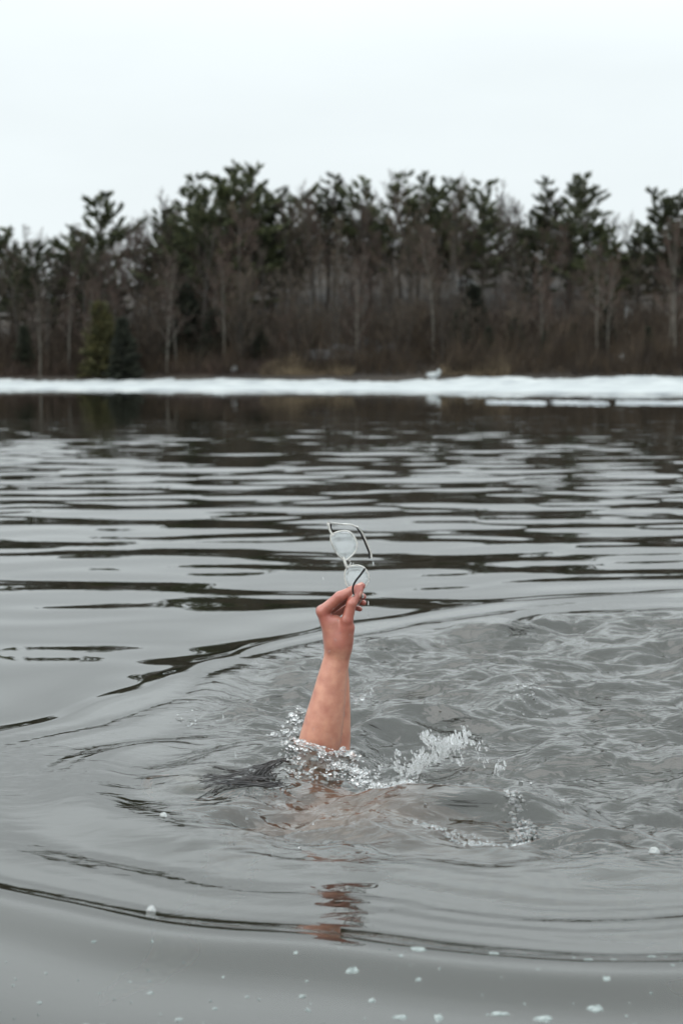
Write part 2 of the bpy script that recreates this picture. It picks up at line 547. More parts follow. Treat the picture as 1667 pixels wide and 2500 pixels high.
def build_water():
    r1 = np.linspace(0.35, 1.55, 70, endpoint=False)
    r2 = np.arange(1.55, 4.4, 0.0062)
    r3 = [4.4]
    step = 0.0062
    while r3[-1] < 150:
        step = min(step * 1.02, r3[-1] * (0.0055 if r3[-1] < 25 else 0.0085))
        r3.append(r3[-1] + step)
    rr = np.concatenate([r1, r2, r3])
    ac = np.linspace(-15.5, 15.5, 480)
    side = 15.5 + np.cumsum(np.geomspace(0.06, 3.0, 62))
    side = side[side < 86]
    aa = np.radians(np.concatenate([-side[::-1], ac, side]))
    RR, AA = np.meshgrid(rr, aa, indexing='ij')
    X, Y = RR * np.sin(AA), RR * np.cos(AA)
    Z = water_h(X, Y)
    nr, na = X.shape
    V = np.stack([X, Y, Z], -1).reshape(-1, 3)
    i = np.arange(nr - 1)[:, None] * na; j = np.arange(na - 1)[None]
    F = np.stack([i + j, i + j + 1, i + na + j + 1, i + na + j], -1).reshape(-1, 4)
    # close the body of water below: walls and floor
    idx = np.arange(nr * na).reshape(nr, na)
    loop = np.concatenate([idx[0, :], idx[1:, -1], idx[-1, -2::-1], idx[-2:0:-1, 0]])
    nb = len(V)
    Vb = V[loop].copy(); Vb[:, 2] = -2.6
    ctr = np.array([[0, 30.0, -2.6]])
    k = np.arange(len(loop)); k2 = (k + 1) % len(loop)
    Fw = np.stack([nb + k, nb + k2, loop[k2], loop[k]], -1)
    Ff = np.stack([np.full(len(loop), nb + len(loop)), nb + k2, nb + k], -1)
    me = mesh_np("lake_water", np.concatenate([V, Vb, ctr]), [F, Fw, Ff])
    m, r, th = chop_mask(X, Y)
    d = np.hypot(X, Y)
    s = r - RING(th)
    chop = m * (0.75 + 0.5 * gnoise(X * 3, Y * 3, 71)) + 0.10 * sstep(0.05, -0.2, s) * sstep(6, 3, d)
    chop = np.concatenate([np.clip(chop, 0, 1.3).ravel(), np.zeros(len(Vb) + 1)]).astype(np.float32)
    a = me.attributes.new("chop", 'FLOAT', 'POINT')
    a.data.foreach_set("value", chop)
    o = obj("lake_water", me, M_water)
    return tag(o, "rippled grey lake water reflecting the pale overcast sky", kind="structure")


build_water()

# ================================================================ far shore: ground, snow shelf, ice
def ice_edge(x): return 72.0 - 24 * np.tanh(0.72 * x / 24) + 0.9 * gnoise(x * 0.11, x * 0 + 2, 81) + 0.25 * gnoise(x * 0.6, x * 0, 82)
def shore(x): return 113 - 9 * np.tanh(x / 25.0)


def ground_h(x, y):
    t = y - shore(x)
    land = 0.42 + 0.235 * (0.62 + 0.38 * sstep(-40, -8, x) - 0.12 * sstep(10, 32, x)) * np.clip(t, 0, 70) + 0.05 * np.clip(t - 70, 0, 400)
    land = land + sstep(2, 25, t) * (1.1 * gnoise(x * 0.06, y * 0.06, 91) + 0.5 * gnoise(x * 0.21, y * 0.21, 92))
    bed = 0.42 + t * 0.075
    return np.where(t > 0, land, np.maximum(bed, -1.9))


def build_ground():
    xs = np.concatenate([np.linspace(-900, -80, 14, endpoint=False), np.linspace(-80, 80, 110), np.linspace(80, 900, 15)[1:]])
    ys = np.concatenate([np.linspace(-40, 90, 30, endpoint=False), np.linspace(90, 200, 110), np.linspace(200, 1500, 20)[1:]])
    X, Y = np.meshgrid(xs, ys, indexing='ij')
    Z = ground_h(X, Y)
    n, m = X.shape
    i = np.arange(n - 1)[:, None] * m; j = np.arange(m - 1)[None]
    F = np.stack([i + j, i + m + j, i + m + j + 1, i + j + 1], -1).reshape(-1, 4)
    o = obj("ground", mesh_np("ground", np.stack([X, Y, Z], -1).reshape(-1, 3), F), M_ground)
    tag(o, "dark wooded ground rising behind the lake", kind="structure")


build_ground()


def build_snow():
    xs = np.linspace(-110, 110, 700)
    ts = np.concatenate([[0, 0, 0.004, 0.012, 0.03], np.linspace(0.06, 0.7, 14, endpoint=False), np.linspace(0.7, 1.0, 40)])
    T, X = np.meshgrid(ts, xs, indexing='ij')
    e, s = ice_edge(X), shore(X) + 3.2 + 0.8 * gnoise(X * 0.2, X * 0 + 9, 101)
    Y = e + (s - e) * T
    mound = 0.30 * gnoise(X * 0.16, Y * 0.2, 102) + 0.20 * gnoise(X * 0.45, Y * 0.4, 103) + 0.20 * gnoise(X * 1.3, Y * 1.1, 104) + 0.16 * np.abs(gnoise(X * 2.7, Y * 1.5, 106))
    mound = mound * 0.8 + sstep(7, 11, X) * 0.16
    Z = 0.07 + 0.07 * sstep(0, 0.05, T) + 0.08 * sstep(0.05, 0.7, T) + 0.24 * sstep(0.74, 0.93, T) + np.clip(mound, -0.12, 1) * sstep(0.74, 0.9, T)
    Z += 0.03 * gnoise(X * 0.9, Y * 0.9, 105)
    gh = ground_h(X, Y)
    Z = Z - sstep(0.965, 1.0, T) * (Z - gh + 0.15)
    Z[0] = -0.25
    n, m = X.shape
    i = np.arange(n - 1)[:, None] * m; j = np.arange(m - 1)[None]
    F = np.stack([i + j, i + j + 1, i + m + j + 1, i + m + j], -1).reshape(-1, 4)
    o = obj("snow_shelf", mesh_np("snow_shelf", np.stack([X, Y, Z], -1).reshape(-1, 3), F), M_snow)
    tag(o, "band of snow covered ice along the far wooded shore", kind="structure")


build_snow()


def build_thin_ice(name, u0, u1, v, label):
    a, b = G(u0, v), G(u1, v + 3)
    n = 60
    t = np.linspace(0, 1, n)
    cx = a[0] + (b[0] - a[0]) * t; cy = a[1] + (b[1] - a[1]) * t
    taper = np.clip(np.minimum(t, 1 - t) * 9, 0.02, 1) ** 0.5
    hw = 1.3 * taper * (1 + 0.7 * gnoise(t * 9, t * 0, 111))
    rows = []
    for fy, z in ((-1.0, -0.03), (-1.0, 0.028), (-0.3, 0.06), (0.4, 0.05), (1.0, 0.028), (1.0, -0.03)):
        zz = z + (0.03 * gnoise(t * 23 + fy * 3, t * 0 + fy, 112) if z > 0.04 else 0)
        rows.append(np.stack([cx, cy + hw * fy, np.zeros(n) + zz], -1))
    V = np.concatenate(rows); k = len(rows)
    i = np.arange(k)[:, None] * n; i2 = ((np.arange(k) + 1) % k)[:, None] * n; j = np.arange(n - 1)[None]
    F = np.stack([i + j, i2 + j, i2 + j + 1, i + j + 1], -1).reshape(-1, 4)
    return tag(obj(name, mesh_np(name, V, F), M_thinice), label, "ice sheet")


build_thin_ice("floating_ice_sheet", 1185, 1330, 982, "short thin sheet of floating ice off the snowy shore, end of its row")
build_thin_ice("floating_ice_sheet", 1345, 1480, 983, "middle one of the thin floating ice sheets off the snowy shore")
build_thin_ice("floating_ice_sheet", 1500, 2000, 984, "longest thin grey sheet of floating ice off the snowy shore")

# ================================================================ trees
def unit(v): return v / (np.linalg.norm(v) + 1e-12)


def bent(p, d, L, n, wob, lift, r):
    pts = [p]; d = unit(d)
    for i in range(n):
        d = unit(d + r.normal(0, wob, 3) + np.array([0, 0, lift]))
        pts.append(pts[-1] + d * L / n)
    return np.array(pts), d


def bare_tree(seed, h=14.0, lean=0.02, spread=1.0, first=0.32, n1=15, n2=8, n3=6, r0=0.15, tw=1.0):
    r = np.random.default_rng(seed)
    tr, cr = Geo(), Geo()
    pts, _ = bent(np.array([0, 0, -0.6]), np.array([r.normal(0, lean), r.normal(0, lean), 1]), h + 0.6, 12, 0.035, 0.03, r)
    rad = r0 * (1 - np.linspace(0, 1, 13) ** 1.1 * 0.88)
    tr.tube(pts, rad, 7)
    cum = np.linspace(0, 1, 13)
    for a in range(n1):
        t = first + (0.97 - first) * (a + r.random()) / n1
        p = np.array([np.interp(t, cum, pts[:, k]) for k in range(3)])
        az = a * 2.4 + r.normal(0, 0.5)
        up = 0.75 + 0.7 * t + r.normal(0, 0.2)
        L = h * (0.34 - 0.20 * (t - first) / (1 - first)) * r.uniform(0.7, 1.25) * spread
        d = np.array([math.cos(az), math.sin(az), up])
        b1, _ = bent(p, d, L, 5, 0.10, 0.10, r)
        rr = np.interp(t, cum, rad) * 0.48
        tr.tube(b1, np.linspace(rr, 0.018, 6), 5, False)
        for b in range(n2):
            tb = 0.22 + 0.78 * (b + r.random()) / n2
            q = np.array([np.interp(tb, np.linspace(0, 1, 6), b1[:, k]) for k in range(3)])
            d2 = unit(b1[min(5, int(tb * 5) + 1)] - b1[int(tb * 4.99)]) + r.normal(0, 0.55, 3) + np.array([0, 0, 0.25])
            L2 = L * 0.44 * r.uniform(0.6, 1.2) * (1.15 - 0.5 * tb)
            b2, _ = bent(q, d2, L2, 3, 0.16, 0.08, r)
            cr.tube(b2, np.linspace(0.034, 0.020, 4) * tw, 3, False)
            for c in range(n3):
                tc = 0.2 + 0.8 * (c + r.random()) / n3
                q3 = np.array([np.interp(tc, np.linspace(0, 1, 4), b2[:, k]) for k in range(3)])
                d3 = unit(b2[-1] - b2[0]) + r.normal(0, 0.6, 3) + np.array([0, 0, 0.2])
                b3, _ = bent(q3, d3, L2 * 0.55 * r.uniform(0.6, 1.2), 2, 0.2, 0.05, r)
                cr.tube(b3, np.linspace(0.021, 0.012, 3) * tw, 3, False)
    return tr, cr


def needles(base, direc, L, W, r, n):
    """needle sprays: slim triangles scattered about points"""
    idx = r.integers(0, len(base), n)
    p = base[idx] + r.normal(0, 0.07, (n, 3))
    d = direc[idx] + r.normal(0, 0.55, (n, 3)) + np.array([0, 0, 0.28])
    d /= np.linalg.norm(d, axis=1, keepdims=True)
    s = np.cross(d, r.normal(0, 1, (n, 3))); s /= np.linalg.norm(s, axis=1, keepdims=True)
    ln = L * r.uniform(0.6, 1.3, (n, 1)); w = W * r.uniform(0.6, 1.3, (n, 1))
    V = np.stack([p - s * w, p + s * w, p + d * ln], 1).reshape(-1, 3)
    return V, np.arange(n * 3).reshape(-1, 3)


def pine_tree(seed, h=17.0, first=0.42, width=3.4, dens=1.0, r0=0.2, kind='pine'):
    r = np.random.default_rng(seed)
    tr, cr = Geo(), Geo()
    pts, _ = bent(np.array([0, 0, -0.6]), np.array([r.normal(0, .015), r.normal(0, .015), 1]), h + 0.6, 14, 0.02, 0.03, r)
    cum = np.linspace(0, 1, 15); rad = r0 * (1 - 0.93 * cum)
    tr.tube(pts, rad, 7)
    z, P_, D_ = first, [], []
    side = r.uniform(0, 6.28); skew = r.uniform(0.1, 0.4)
    while z < 0.99:
        f = (z - first) / (1 - first)
        if kind == 'pine':
            prof = (0.35 + 0.65 * min(1, f * 3.2)) * (1 - 0.80 * max(0, f - 0.22) / 0.78) * r.uniform(0.6, 1.2)
            nb, gap, up = r.integers(3, 6), 0.042, 0.22
        else:
            prof = 1.05 * (1 - f) ** 0.85 * r.uniform(0.85, 1.1) + 0.05
            nb, gap, up = r.integers(6, 9), 0.032, 0.1
        for b in range(nb):
            az = r.uniform(0, 6.28)
            L = width * prof * r.uniform(0.55, 1.25) * (1 + skew * math.cos(az - side))
            if L < 0.15: continue
            t = min(0.995, z + r.uniform(-0.012, 0.012))
            p = np.array([np.interp(t, cum, pts[:, k]) for k in range(3)])
            d = np.array([math.cos(az), math.sin(az), up + r.normal(0, 0.16) + 0.55 * f])
            b1, _ = bent(p, d, L, 5, 0.07, 0.045, r)
            tr.tube(b1, np.linspace(0.012 + 0.014 * L, 0.010, 6), 4, False)
            seg = np.gradient(b1, axis=0); seg /= np.linalg.norm(seg, axis=1, keepdims=True)
            ns = max(2, int(L * 2.6))
            for q in range(ns):
                tq = 0.28 + 0.72 * (q + r.random()) / ns
                k = min(4, int(tq * 5)); fr = tq * 5 - k
                pp = b1[k] * (1 - fr) + b1[k + 1] * fr
                lat = np.cross(seg[k], [0, 0, 1]) * r.choice([-1, 1]) * r.uniform(0.3, 1.0)
                dd = unit(seg[k] + lat + np.array([0, 0, r.uniform(0, 0.45)]))
                l2 = 0.35 + 0.20 * L * (1 - 0.55 * tq)
                for w in np.linspace(0.15, 1, 4):
                    P_.append(pp + dd * l2 * w); D_.append(dd)
            for w in range(2):
                P_.append(b1[-1 - w]); D_.append(seg[-1])
        z += gap * r.uniform(0.7, 1.3)
    P_, D_ = np.array(P_), np.array(D_)
    n = int(len(P_) * 4.6 * dens)
    V, F = needles(P_, D_, 0.42, 0.075, r, n)
    cr.add(V, F)
    return tr, cr


def tree_meshes(kind, k, geo):
    tr, cr = geo
    return tr.mesh(f"{kind}_trunk_{k}"), cr.mesh(f"{kind}_crown_{k}", smooth=False)


PINES = [tree_meshes("pine", k, pine_tree(200 + k, 17, f, w, d)) for k, (f, w, d) in enumerate(
    [(0.18, 5.6, 1.25), (0.22, 5.0, 1.2), (0.34, 4.0, 1.05), (0.42, 3.2, 1.0), (0.14, 5.6, 1.25), (0.30, 4.4, 1.0)])]
CEDARS = [tree_meshes("cedar", k, pine_tree(300 + k, 7, 0.04, 1.7, 1.15, 0.09, 'cone')) for k in range(3)]
BARES = [tree_meshes("bare", k, bare_tree(400 + k, 14, 0.03, s, f, a, b, c)) for k, (s, f, a, b, c) in enumerate(
    [(1.0, 0.30, 15, 8, 6), (0.85, 0.42, 13, 8, 6), (1.15, 0.26, 16, 7, 6), (0.7, 0.5, 12, 8, 6), (0.95, 0.22, 17, 8, 5), (0.8, 0.36, 14, 9, 6), (1.25, 0.08, 20, 8, 6), (1.1, 0.12, 18, 9, 6)])]


def set_mats(me, m):
    """a mesh datum used with another material needs its own copy"""
    c = me.copy(); c.materials.clear(); c.materials.append(m); return c


for t_, c_ in PINES: t_.materials.append(M_bark); c_.materials.append(M_needle)
for t_, c_ in CEDARS: t_.materials.append(M_bark); c_.materials.append(M_cedar)
for t_, c_ in BARES: t_.materials.append(M_bark); c_.materials.append(M_twig)
BARES_GREY = [(set_mats(t_, M_greybark), c_) for t_, c_ in BARES]
BARES_PALE = [(set_mats(t_, M_palebark), set_mats(c_, M_redtwig)) for t_, c_ in BARES]
BARES_RED = [(t_, set_mats(c_, M_redtwig)) for t_, c_ in BARES]


def plant(name, meshes, x, y, s, rz, label, cat, group, sxy=None):
    e = bpy.data.objects.new(name, None)
    COL.objects.link(e)
    e.empty_display_size = 0.5
    e.location = (x, y, float(ground_h(np.array(x), np.array(y))))
    e.rotation_euler = (0, 0, rz)
    sxy = sxy or s
    e.scale = (sxy, sxy, s)
    tag(e, label, cat, group)
    obj("trunk", meshes[0], None, e)
    obj("crown", meshes[1], None, e)
    return e


def base_z(x, y): return float(ground_h(np.array(float(x)), np.array(float(y))))


def by_top(u, v, y, h0):
    """position and scale of a tree at distance y whose tip is seen at (u, v)"""
    t = P(u, v, y)
    return t[0], (t[2] - base_z(t[0], y)) / h0


# pines that make the skyline (u, v of the tip, distance, template, label)
SKY_PINES = [
    (30, 545, 140, 1, "pine with ragged crown at the low end of the skyline"),
    (75, 585, 132, 4, None),
    (238, 462, 134, 0, "tall pine with forked bushy top standing alone above bare trees"),
    (170, 560, 138, 1, None),
    (440, 425, 140, 2, "slender pine with thin spiky top beside the tallest pines"),
    (385, 500, 136, 1, None),
    (545, 405, 133, 0, "broad dark green pine, one of the two tallest"),
    (612, 398, 135, 4, "tallest pine with tufted top leaning over its neighbour"),
    (500, 450, 129, 4, None),
    (665, 450, 139, 1, None),
    (815, 408, 141, 3, "spindly pine with narrow pointed tip above bare crowns"),
    (765, 440, 145, 5, None),
    (905, 425, 139, 5, None), (950, 420, 143, 2, None), (1018, 420, 137, 5, None), (1075, 445, 142, 1, None),
    (1130, 430, 139, 2, None), (1178, 428, 134, 1, None),
    (1342, 440, 140, 2, None),
    (1388, 422, 136, 2, "pine with open airy top, left of a pointed twin"),
    (1437, 426, 133, 5, "narrow cone shaped pine beside an open gap of sky"),
    (1490, 545, 130, 4, None),
    (1300, 520, 138, 4, None),
    (1600, 455, 131, 1, "dark pine with dense rounded top behind pale birch trunks"),
    (1662, 470, 129, 0, None), (1560, 540, 136, 4, None),
    (1720, 450, 134, 2, None), (1820, 470, 138, 0, None), (-60, 560, 136, 0, None), (-150, 540, 139, 4, None), (1930, 480, 136, 1, None),
]
r_ = np.random.default_rng(5)
for i, (u, v, y, k, lab) in enumerate(SKY_PINES):
    x, s = by_top(u, v + 14, y, 17.0)
    plant("pine_tree", PINES[k], x, y, s, r_.uniform(0, 6.28), lab or "dark green pine rising from the bare lakeside wood",
          "pine", "pines along the far shore", sxy=1.12 * s ** 0.7)

# a second, lower row of pines closes the wood between the tall ones
for i in range(34):
    u = -300 + 2270 * (i + r_.uniform(0.1, 0.9)) / 34
    v = np.interp(u, [-400, 0, 240, 420, 560, 820, 1150, 1330, 1500, 2100], [620, 610, 560, 520, 500, 490, 490, 500, 580, 540]) + r_.uniform(0, 80)
    y = r_.uniform(141, 152)
    x, s = by_top(u, v, y, 17.0)
    plant("pine_tree", PINES[r_.integers(0, 6)], x, y, s, r_.uniform(0, 6.28), "lower dark pine filling the wood behind the skyline pines",
          "pine", "lower pines deep in the far wood", sxy=1.15 * s ** 0.7)

# bare trees: front rows, thinned by distance
def skyline(u):
    return np.interp(u, [-400, 0, 130, 240, 320, 420, 560, 700, 820, 1000, 1150, 1250, 1330, 1440, 1500, 1560, 1667, 2100],
                     [590, 575, 560, 520, 540, 480, 450, 460, 450, 445, 450, 470, 480, 500, 545, 540, 520, 500])


BARE_LABEL = {
    "dark": "leafless dark trunked tree in the dense wood on the far shore",
    "grey": "leafless tree with straight grey trunk on the far shore",
    "red": "leafless tree with reddish brown twigs in the far wood"}
cnt = 0
for y0, n, hk in ((118, 46, 0.36), (121, 40, 0.55), (126, 36, 0.80), (132, 40, 0.93), (139, 40, 1.0), (147, 36, 1.02)):
    for a in range(n):
        u = -330 + 2330 * (a + r_.uniform(0.1, 0.9)) / n
        y = y0 + r_.uniform(-2.4, 2.4)
        x = (u - 833.5) / 3472 * y
        if y < shore(np.array(x)) + 4.5: y = float(shore(np.array(x))) + r_.uniform(4.5, 9)
        x = (u - 833.5) / 3472 * y
        top = skyline(u) + r_.uniform(-12, 60)
        v = 905 - (905 - top) * hk * r_.uniform(0.85, 1.04)
        x, s = by_top(u, v, y, 14.0)
        kind = r_.choice(["dark", "grey", "red"], p=[0.5, 0.22, 0.28])
        src = {"dark": BARES, "grey": BARES_GREY, "red": BARES_RED}[kind]
        plant("bare_tree", src[r_.integers(0, 6) if hk > 0.6 else 6 + r_.integers(0, 2)], x, y, s, r_.uniform(0, 6.28), BARE_LABEL[kind], "tree",
              f"{kind} leafless trees of the far wood", sxy=max(0.45, s * r_.uniform(0.8, 1.05)))
        cnt += 1

# pale trunks that stand out at the edge of the wood
PALE = [(95, 700, 121), (165, 690, 122), (225, 700, 121), (290, 720, 122), (405, 640, 120), (430, 660, 121), (545, 640, 121),
        (885, 620, 118), (868, 650, 117), (1058, 560, 117), (1325, 640, 117), (1462, 600, 115), (1485, 640, 114), (1640, 600, 113), (1655, 560, 112)]
for i, (u, v, y) in enumerate(PALE):
    x, s = by_top(u, v, y, 14.0)
    plant("pale_tree", BARES_PALE[i % 6], x, y, s, r_.uniform(0, 6.28),
          "slim pale barked leafless tree at the edge of the far wood", "tree", "pale trunks at the wood's edge", sxy=max(0.45, s * 0.8))

# cedars and young conifers low in the wood
CED = [(250, 745, 121, 1.3), (300, 780, 119, 1.0), (520, 760, 123, 1.2), (590, 740, 124, 1.2), (640, 800, 122, 1.0), (1120, 760, 118, 1.2),
       (1190, 800, 116, 1.1), (1260, 780, 117, 1.2), (1330, 810, 115, 1.0), (1400, 790, 117, 1.2), (1590, 800, 113, 1.0), (1480, 750, 117, 1.0),
       (745, 790, 121, 1.0), (470, 700, 125, 1.2), (1150, 700, 122, 1.2), (60, 800, 124, 1.0), (1750, 780, 113, 1.1), (-70, 760, 125, 1.2)]
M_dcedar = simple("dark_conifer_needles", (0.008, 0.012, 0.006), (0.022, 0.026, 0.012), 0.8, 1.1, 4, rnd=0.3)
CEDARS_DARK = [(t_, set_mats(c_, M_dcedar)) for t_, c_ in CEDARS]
for i, (u, v, y, wd) in enumerate(CED):
    x, s = by_top(u, v, y, 7.0)
    lab = "yellowish green cone shaped cedar low at the edge of the wood" if i == 0 else "dark young conifer low in the lakeside wood"
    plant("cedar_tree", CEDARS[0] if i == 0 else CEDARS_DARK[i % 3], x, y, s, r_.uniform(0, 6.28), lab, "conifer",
          None if i == 0 else "young conifers low in the wood", sxy=s * wd)


# far woodland mass behind
def build_woodland():
    r = np.random.default_rng(77)
    protos = []
    for k in range(3):
        tr, cr = bare_tree(500 + k, 13, 0.03, 0.95, 0.25, 11, 5, 2, 0.13, 2.1)
        V = np.concatenate(tr.V + cr.V)
        nv = sum(len(a) for a in tr.V)
        F4 = np.concatenate(tr.F4 + [f + nv for f in cr.F4])
        protos.append((V, F4))
    Vs, Fs, n = [], [], 0
    for a in range(165):
        u = -450 + 2560 * (a + r.random()) / 165
        y = r.uniform(150, 178)
        v = skyline(u) + r.uniform(10, 110)
        x, s = by_top(u, v, y, 13.0)
        V, F = protos[r.integers(0, 3)]
        c, q = math.cos(r.uniform(0, 6.28)), 0
        q = math.sqrt(1 - c * c); sx = max(0.5, s)
        W = np.stack([(V[:, 0] * c - V[:, 1] * q) * sx + x, (V[:, 0] * q + V[:, 1] * c) * sx + y, V[:, 2] * s + base_z(x, y)], -1)
        Vs.append(W); Fs.append(F + n); n += len(V)
    o = obj("woodland", mesh_np("woodland", np.concatenate(Vs), np.concatenate(Fs)), M_twig)
    tag(o, "hazy mass of leafless woodland behind the shore trees", "woodland", kind="stuff")


build_woodland()


def build_brush(name, n, u0, u1, off, h, mat, label, seed, wob=0.35):
    r = np.random.default_rng(seed)
    V = []
    u = r.uniform(u0, u1, n)
    for k in range(1):
        y0 = 118 + r.uniform(0, 1, n)
        x = (u - 833.5) / 3472 * y0
        y = shore(x) + r.uniform(off[0], off[1], n)
        x = (u - 833.5) / 3472 * y
        clump = np.clip(0.55 + 1.2 * gnoise(x * 0.35, y * 0.35, seed), 0.12, 1.5)
        z = ground_h(x, y)
        hh = h * clump * r.uniform(0.4, 1.2, n)
        p = np.stack([x, y, z - 0.1], -1)
        d = np.stack([r.normal(0, wob, n), r.normal(0, wob, n), np.ones(n)], -1)
        s = np.stack([np.cos(r.uniform(0, 6.28, n)), np.sin(r.uniform(0, 6.28, n)), np.zeros(n)], -1)
        w = 0.018 + 0.012 * r.random((n, 1))
        mid = p + d * (hh * 0.55)[:, None] + r.normal(0, 0.06, (n, 3))
        tip = p + d * hh[:, None] + r.normal(0, 0.16, (n, 3))
        V = np.stack([p - s * w, p + s * w, mid + s * w * .7, mid - s * w * .7, tip], 1).reshape(-1, 3)
        b = np.arange(n)[:, None] * 5
        F4 = b + np.array([[0, 1, 2, 3]]); F3 = b + np.array([[3, 2, 4]])
    o = obj(name, mesh_np(name, V, [F4, F3], False), mat)
    tag(o, label, "undergrowth", kind="stuff")


build_brush("undergrowth", 46000, -350, 2000, (2.0, 20), 4.2, M_brush, "tangle of dry brown brush along the foot of the wood", 131)
build_brush("red_brush", 6000, -100, 700, (1.8, 8), 1.9, M_redtwig, "reddish bare shrubs above the snow at the shore", 132)
build_brush("dry_grass", 6000, 640, 860, (1.8, 5.0), 1.15, M_reed, "tan dry grass at the shore beside grey boulders", 133, 0.2)
build_brush("dry_grass", 5000, 1070, 1240, (1.8, 6.0), 1.3, M_reed, "tan dry grass at the shore behind a white ice lump", 134, 0.2)


# boulders, ice lumps, snow patches
def lump(name, loc, size, mat, label, cat, seed, group=None, rough=0.25, flat=0.0):
    V, F = ICO3
    V = V.copy()
    n = gnoise(V[:, 0] * 1.3 + seed, V[:, 1] * 1.3 + V[:, 2], seed) + 0.5 * gnoise(V[:, 0] * 3 + seed, V[:, 2] * 3 + V[:, 1], seed + 1)
    V = V * (1 + rough * 1.6 * n)[:, None]
    V = V * np.array(size)
    o = obj(name, mesh_np(name, V, F), mat)
    o.location = loc
    return tag(o, label, cat, group)


def on_ground(u, y, dz=0.0):
    x = (u - 833.5) / 3472 * y
    return np.array([x, y, base_z(x, y) + dz])


for i, (u, y, sz) in enumerate([(790, 119.5, (1.5, 1.2, 0.9)), (838, 120.5, (1.6, 1.2, 0.9)), (905, 121, (1.7, 1.2, 1.1)), (945, 119.5, (1.2, 1.0, 1.0)), (870, 118.6, (1.2, 0.9, 0.8))]):
    lump("boulder", on_ground(u, y, sz[2] * 0.35), sz, M_rock, "grey granite boulder among brush behind the snow bank", "boulder", 140 + i, "boulders on the far shore", 0.3)
p = P(1056, 917, 108)
lump("ice_lump", (p[0], p[1], p[2] + 0.02), (0.48, 0.4, 0.24), M_snow, "rounded white lump of ice sitting on the snow bank", "ice lump", 151)
p = P(1071, 909, 108)
lump("ice_lump", (p[0], p[1] + 0.1, p[2]), (0.17, 0.16, 0.22), M_snow, "small upright knob of ice beside the white lump", "ice lump", 152)
p = P(572, 905, 119)
lump("snow_clump", p, (0.28, 0.26, 0.38), M_snow, "small white snow clump caught in brush above the bank", "snow clump", 153)
for i, (u, v, y, sz) in enumerate([(1533, 795, 128, (0.42, 0.35, 1.05)), (1528, 855, 122, (0.5, 0.5, 0.6)), (1140, 690, 150, (0.9, 0.6, 0.9)), (1648, 850, 121, (0.28, 0.3, 0.5)), (80, 835, 131, (0.35, 0.3, 0.5)), (1518, 893, 114, (0.5, 0.5, 0.42))]):
    q = P(u, v, y)
    zb = base_z(q[0], y)
    sz = (sz[0], sz[1], max(sz[2], 0.3))
    # stands on the slope: move along the line of sight is not needed, the patch is set down on the ground
    lump("snow_patch", (q[0], y, zb + sz[2] * 0.4), sz, M_snow, "patch of old snow glimpsed between trunks on the wooded slope", "snow patch", 160 + i, "snow patches in the wood", 0.35)

# ================================================================ swimmer
Y0 = 2.85


def J(u, v, dy=0.0): return P(u, v, Y0 + dy)


def rcone(Pt, a, b, ra, rb):
    ba = b - a
    L2 = ba @ ba
    t = np.clip(((Pt - a) @ ba) / L2, 0, 1)
    return np.linalg.norm(Pt - a - t[..., None] * ba, axis=-1) - (ra + (rb - ra) * t)


def smin(a, b, k):
    h = np.clip(0.5 + 0.5 * (b - a) / k, 0, 1)
    return b + (a - b) * h - k * h * (1 - h)


# hand joints
I = [J(788, 1493, -.006), J(829, 1457, -.014), J(861, 1441, -.010), J(884, 1430, -.004)]
Mi = [J(786, 1492, .014), J(838, 1453, .016), J(868, 1449, .014), J(886, 1457, .008)]
Ri = [J(790, 1499, .033), J(843, 1463, .037), J(870, 1463, .033), J(887, 1472, .026)]
Pi = [J(799, 1513, .050), J(843, 1484, .054), J(864, 1481, .049), J(878, 1487, .042)]
Th = [J(845, 1562, -.010), J(847, 1514, -.020), J(858, 1474, -.020), J(878, 1442, -.010)]
W0 = J(824, 1588, 0.0)
E0 = J(774, 1876, 0.014)
chains = [
    (I, [.0128, .0110, .0090, .0068]), (Mi, [.0120, .0104, .0088, .0070]),
    (Ri, [.0106, .0088, .0076, .0062]), (Pi, [.0096, .0076, .0066, .0056]),
    (Th, [.0145, .0118, .0102, .0074])]
palm = [
    (J(820, 1572, -.010), I[0], .0155, .0118), (J(818, 1572, .002), Mi[0], .0165, .0122),
    (J(819, 1574, .014), Ri[0], .0160, .0116), (J(822, 1576, .024), Pi[0], .0150, .0106),
    (J(828, 1576, -.004), J(820, 1518, -.006), .0165, .0140), (J(832, 1572, .006), J(816, 1520, .014), .0170, .0150),
    (J(836, 1574, .020), J(822, 1528, .036), .0150, .0130),
    (J(838, 1578, -.006), J(848, 1532, -.014), .0150, .0150)]
FORE_A = [(824, 1566, .004, .0245), (823.5, 1590, .004, .0252), (820, 1615, .004, .0268), (812, 1650, .003, .0292), (802, 1705, .003, .0345),
          (790, 1765, .004, .0398), (777, 1828, .008, .0432), (770, 1890, .012, .0420)]
FORE_B = [(838, 1628, .024, .0090), (834, 1655, .030, .0150), (829, 1700, .036, .0210), (822, 1764, .040, .0285), (815, 1830, .040, .0330), (806, 1890, .034, .0330)]
SH_L = np.array([-0.10, 2.68, -0.19]); NECK = np.array([-0.15, 2.62, -0.125]); HEAD = np.array([-0.250, 2.68, -0.135])
SH_R = np.array([-0.16, 2.47, -0.17]); CH = np.array([-0.03, 2.57, -0.150]); BE = np.array([0.09, 2.53, -0.155]); PE = np.array([0.20, 2.48, -0.27])
side_v = np.array([0.34, 0.94, 0.0])
